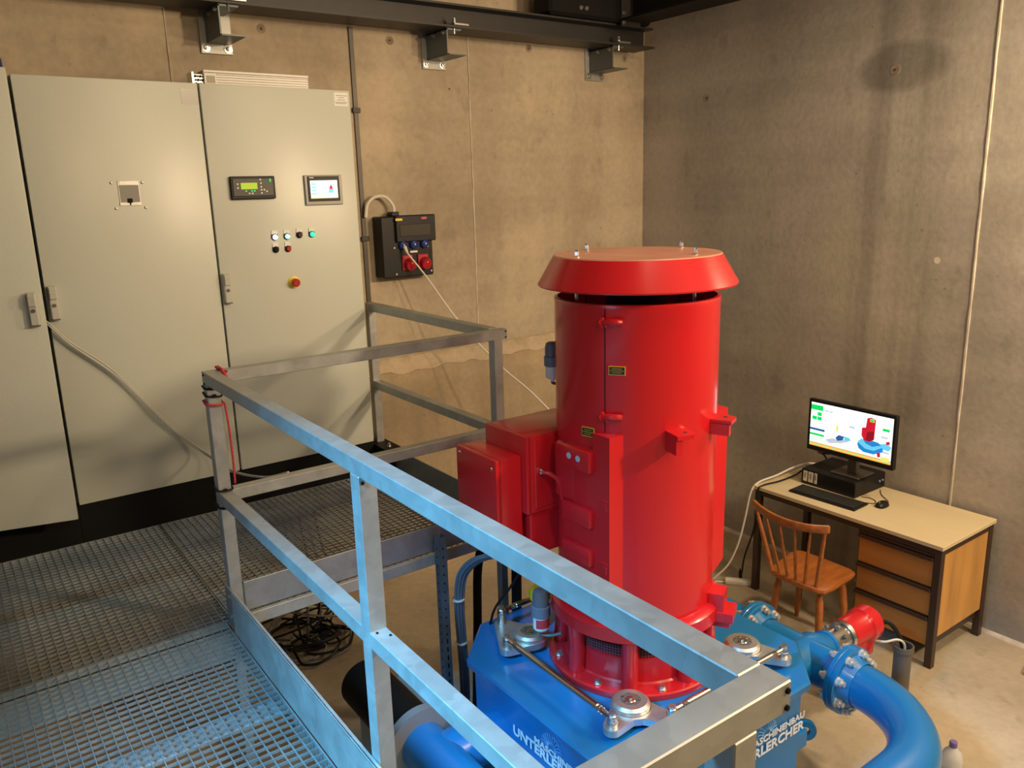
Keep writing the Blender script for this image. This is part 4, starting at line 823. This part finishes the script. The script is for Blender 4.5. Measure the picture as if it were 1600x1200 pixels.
for i in range(25):
    p = crv(i / 24); q = (crv(min(1, i / 24 + .01)) - crv(max(0, i / 24 - .01))).normalized(); nx = Vector((q.y, -q.x, 0)).normalized(); k = .72 if i in (0, 24) else 1
    rr.append(m.ring([p + nx * a * k + Vector((0, 0, z * k)) for a, z in ((-.011, -.020), (.009, -.022), (.012, -.012), (.013, .012), (.009, .022), (-.009, .022), (-.013, .012), (-.013, -.012))]))
m.rings(rr); m.part('back_rail', t, M['chair'])
for i, (sx_, sy_) in enumerate(((3.377, -1.535), (3.367, -1.60), (3.362, -1.655), (3.362, -1.71), (3.366, -1.765), (3.384, -1.83))):
    top = crv((.07, .24, .40, .55, .71, .90)[i]); bot = Vector((sx_, sy_, SZ - .01)); w = 1.45 if i in (0, 5) else 1
    m = MB(); m.tube([bot, bot.lerp(top, .25), bot.lerp(top, .5), bot.lerp(top, .75), top], [.0085 * w] * 6 + [.0095 * w] * 8 + [.008 * w] * 6 + [.0065 * w] * 5, 10, 6); m.part('spindle', t, M['chair'])

# computer things on the desk
t = thing('desktop_computer', 'flat black desktop computer on the desk under the monitor', 'computer', (4.2, -1.45, ZD))
m = MB(); m.box((4.040, -1.640, ZD), (4.385, -1.250, ZD + .104), .004); m.part('case', t, M['blackpl'])
for ya, yb in ((-1.268, -1.296), (-1.305, -1.340), (-1.350, -1.368)):
    m = MB(); m.mat(0).box((4.037, yb, ZD + .022), (4.041, ya, ZD + .092)); m.mat(1).box((4.036, (ya + yb) / 2 - .004, ZD + .045), (4.0375, (ya + yb) / 2 + .004, ZD + .082)); m.part('white_label', t, M['offwhite'], M['grey'])
for x in (4.315, 4.350):
    m = MB(); m.cyl((x, -1.641, ZD + .055), (x, -1.646, ZD + .055), .007, n=10); m.part('jack', t, MAT('jack_blue_grey', (.30, .36, .48), .4))
MZ = ZD + .104
t = thing('monitor', 'flat black monitor standing on the desktop computer, showing a turbine diagram', 'monitor', (4.15, -1.53, MZ))
MX = 4.10; my0, my1, mz0, mz1 = -1.838, -1.237, -.083, .263
m = MB(); m.box((MX, my0, mz0), (MX + .035, my1, mz1), .004); m.part('housing', t, M['blackpl'])
sy1, sy0, sz0, sz1 = my1 - .020, my0 + .018, mz0 + .034, mz1 - .020
m = MB(); m.box((MX - .001, sy0, sz0), (MX + .004, sy1, sz1)); m.part('screen', t, M['e_white'])
def sg(mat, poly, lay=1):
    m_ = MB(); m_.prism([(sy1 + (sy0 - sy1) * u, sz1 + (sz0 - sz1) * v) for u, v in poly], MX - .001 - .0004 * lay, MX - .0005, lambda a, c, d: (d, a, c)); return m_.part('screen_graphic', t, M[mat])
def sr(mat, u0, v0, u1, v1, lay=1): return sg(mat, [(u0, v0), (u1, v0), (u1, v1), (u0, v1)], lay)
sr('e_green', .0, .05, .155, .165); sr('e_green', .085, .205, .14, .29); sr('e_green', .02, .31, .08, .39); sr('e_green', .087, .31, .143, .39)
sr('e_grey', .18, .125, .225, .16); sr('e_grey', .24, .125, .28, .16); sr('e_grey', .19, .055, .95, .062)
sr('e_navy', .0, .585, .19, .635); sr('e_green', .0, .705, .185, .755); sr('e_mint', .0, .80, .18, .812); sr('e_mint', .0, .85, .18, .862); sr('e_mint', .0, .89, .18, .90)
sr('e_green', .0, .955, 1, .97 - .003); sr('e_orange', .0, .97, 1, 1.0); sr('e_orange', .0, .915, 1, .952); sr('e_green', .885, .245, .965, .305); sr('e_grey', .90, .16, .965, .17); sr('e_grey', .90, .20, .965, .21); sr('e_yel', .885, .865, .985, .945, 2)
sg('e_blue', [(.60, .70), (.66, .58), (.74, .56), (.85, .58), (.90, .66), (.91, .76), (.80, .86), (.68, .86), (.62, .80)]); sg('e_cyan', [(.60, .66), (.655, .56), (.70, .66), (.78, .70), (.86, .64), (.90, .66), (.80, .78), (.70, .78)], 2)
sg('e_cyan', [(.86, .60), (.95, .56), (1.0, .62), (.97, .72), (.90, .70)], 1); sg('e_red', [(.645, .33), (.69, .31), (.70, .10), (.745, .07), (.80, .10), (.80, .16), (.795, .54), (.74, .61), (.68, .60), (.645, .50)], 3); sg('e_redd', [(.71, .40), (.79, .36), (.79, .54), (.74, .60), (.70, .58)], 4)
sg('e_yel', [(.735, .10), (.785, .10), (.785, .165), (.735, .165)], 4); sg('e_green', [(.74, .11), (.78, .11), (.78, .155), (.74, .155)], 5); sg('e_red', [(.935, .52), (.975, .50), (.975, .57), (.935, .58)], 3); sg('e_red', [(.835, .80), (.875, .79), (.88, .88), (.85, .90)], 3)
sg('e_grey', [(.20, .80), (.30, .72), (.36, .74), (.46, .66), (.50, .72), (.40, .80), (.34, .82), (.26, .86)], 1); sg('e_navy', [(.33, .70), (.37, .62), (.44, .63), (.42, .72), (.36, .76)], 2); sg('e_cyan', [(.43, .62), (.50, .63), (.53, .68), (.46, .72)], 3)
sg('e_yel', [(.335, .40), (.355, .40), (.36, .55), (.33, .56)], 2); sr('e_grey', .49, .36, .56, .40); sr('e_grey', .87, .42, .95, .46); sr('e_grey', .90, .74, .98, .78)
m = MB(); m.box((MX + .035, -1.60, mz0 + .06), (MX + .065, -1.47, mz1 - .08), .01); m.box((MX + .06, -1.57, MZ + .01), (MX + .095, -1.50, mz0 + .16), .006); m.part('neck', t, M['foot'])
m = MB(); m.box((MX - .0, -1.62, MZ), (MX + .19, -1.42, MZ + .010), .003); m.part('foot', t, M['foot'])
t = thing('keyboard', 'black keyboard lying on the desk in front of the computer', 'keyboard', (3.925, -1.525, ZD))
Kf = Matrix.Translation((3.925, -1.525, ZD)) @ Matrix.Rotation(R(2.0), 4, 'Z')
m = MB(); m.box((-.080, -.228, 0), (.080, .228, .014), .004, Kf); m.part('base', t, M['blackpl'])
m = MB()
for i in range(6):
    for j in range(20): m.box((-.068 + i * .0225, -.214 + j * .0214, .012), (-.051 + i * .0225, -.197 + j * .0214, .020), 0, Kf)
m.part('keys', t, MAT('key_black', (.035, .033, .03), .45), kind='stuff')
t = thing('computer_mouse', 'black wired mouse on the pale desk top', 'mouse', (4.060, -1.812, ZD))
m = MB(); rs = []
for k in range(9):
    a = math.pi * k / 8; x = -.052 * math.cos(a); r_ = max(.003, math.sin(a) ** .55)
    rs.append(m.ring([(4.060 + x, -1.812 + .031 * r_ * math.cos(q), ZD + .0005 + .034 * r_ * max(0, math.sin(q)) ** .8) for q in [math.pi * j / 10 for j in range(11)]]))
m.rings(rs, closed=True); m.part('body', t, M['blackpl'])
m = MB(); m.lathe((4.030, -1.812, ZD + .029), [(.006, -.003), (.007, 0), (.006, .003)], 12, (0, 1, 0)); m.part('wheel', t, M['grey'])
m = MB(); m.tube([(4.112, -1.812, ZD + .012), (4.15, -1.80, ZD + .006), (4.20, -1.74, ZD + .004), (4.24, -1.70, ZD + .003), (4.30, -1.66, ZD + .003)], .0022, 6); m.part('lead', t, M['black'])
m = MB(); m.tube([(4.01, -1.70, ZD + .006), (4.055, -1.76, ZD + .003), (4.10, -1.745, ZD + .003), (4.12, -1.70, ZD + .003), (4.10, -1.65, ZD + .003)], .0022, 6); m.solo('keyboard_lead', 'thin dark keyboard lead curling beside the computer', 'cable', (4.05, -1.72, ZD), M['black'])
def cord(name, label, pts, r, mat): m = MB(); m.tube(pts, r, 8); return m.solo(name, label, 'cable', pts[-1], M[mat])
cord('white_mains_cable', 'white cord from behind the computer over the desk edge to the floor', [(4.32, -1.235, ZD + .05), (4.24, -1.17, ZD + .07), (4.12, -1.13, ZD + .055), (3.95, -1.12, ZD + .035), (3.80, -1.09, ZD + .012), (3.745, -1.075, -.36), (3.735, -1.045, -.55), (3.72, -1.01, -.74), (3.69, -.96, -.90), (3.64, -.90, -1.0), (3.58, -.86, ZF + .008), (3.35, -.85, ZF + .006)], .0065, 'offwhite')
cord('black_mains_cable', 'black cord running over the desk beside the white one and down behind the leg', [(4.30, -1.238, ZD + .06), (4.22, -1.18, ZD + .055), (4.10, -1.17, ZD + .02), (3.93, -1.16, ZD + .010), (3.79, -1.135, ZD + .006), (3.748, -1.125, -.345), (3.765, -1.10, -.60), (3.78, -1.02, -.85), (3.80, -.985, -1.0), (3.81, -.962, ZF + .085)], .006, 'blackpl')
cord('monitor_cable', 'black monitor cable drooping behind the monitor to the computer', [(4.145, -1.50, -.02), (4.16, -1.40, -.09), (4.18, -1.30, -.12), (4.24, -1.236, -.14), (4.34, -1.22, -.19), (4.36, -1.235, -.24)], .006, 'blackpl')
t = thing('power_strip', 'white power adapter lying on the floor near the desk leg', 'power strip', (3.74, -.99, ZF))
m = MB(); m.box((-.10, -.028, 0), (.10, .028, .036), .008, Matrix.Translation((3.76, -1.005, ZF)) @ Matrix.Rotation(R(-50), 4, 'Z'), 2); m.part('body', t, M['offwhite'])
m = MB(); m.cyl((3.792, -.985, ZF + .03), (3.797, -.975, ZF + .075), .012, n=10); m.part('black_plug', t, M['blackpl'])

# bottle and plank on the floor
bx, by = 2.850, -2.885
t = thing('water_bottle', 'clear plastic bottle with a purple cap on the floor beside the blue elbow', 'bottle', (bx, by, ZF))
m = MB(); m.lathe((bx, by, ZF), [(.040, .001), (.045, .008), (.045, .15), (.043, .16), (.045, .17), (.045, .215), (.036, .245), (.018, .266), (.0145, .275)], 32, cap0=True, cap1=True); m.part('body', t, M['glass'])
m = MB(); m.lathe((bx, by, ZF), [(.0455, .06), (.0455, .145)], 32, cap0=False, cap1=False); m.part('paper_band', t, M['white'])
m = MB(); m.lathe((bx, by, ZF), [(.016, .272), (.0165, .275), (.0165, .295), (.014, .299)], 20); m.part('cap', t, M['purple'])
m = MB(); m.box((-.12, -.45, 0), (.12, 0, .024), .002, Matrix.Translation((4.23, -2.645, ZF)) @ Matrix.Rotation(R(12), 4, 'Z'))
m.solo('wooden_board', 'reddish wooden board on the floor cut by the frame edge', 'board', (4.23, -2.8, ZF), M['plank'])
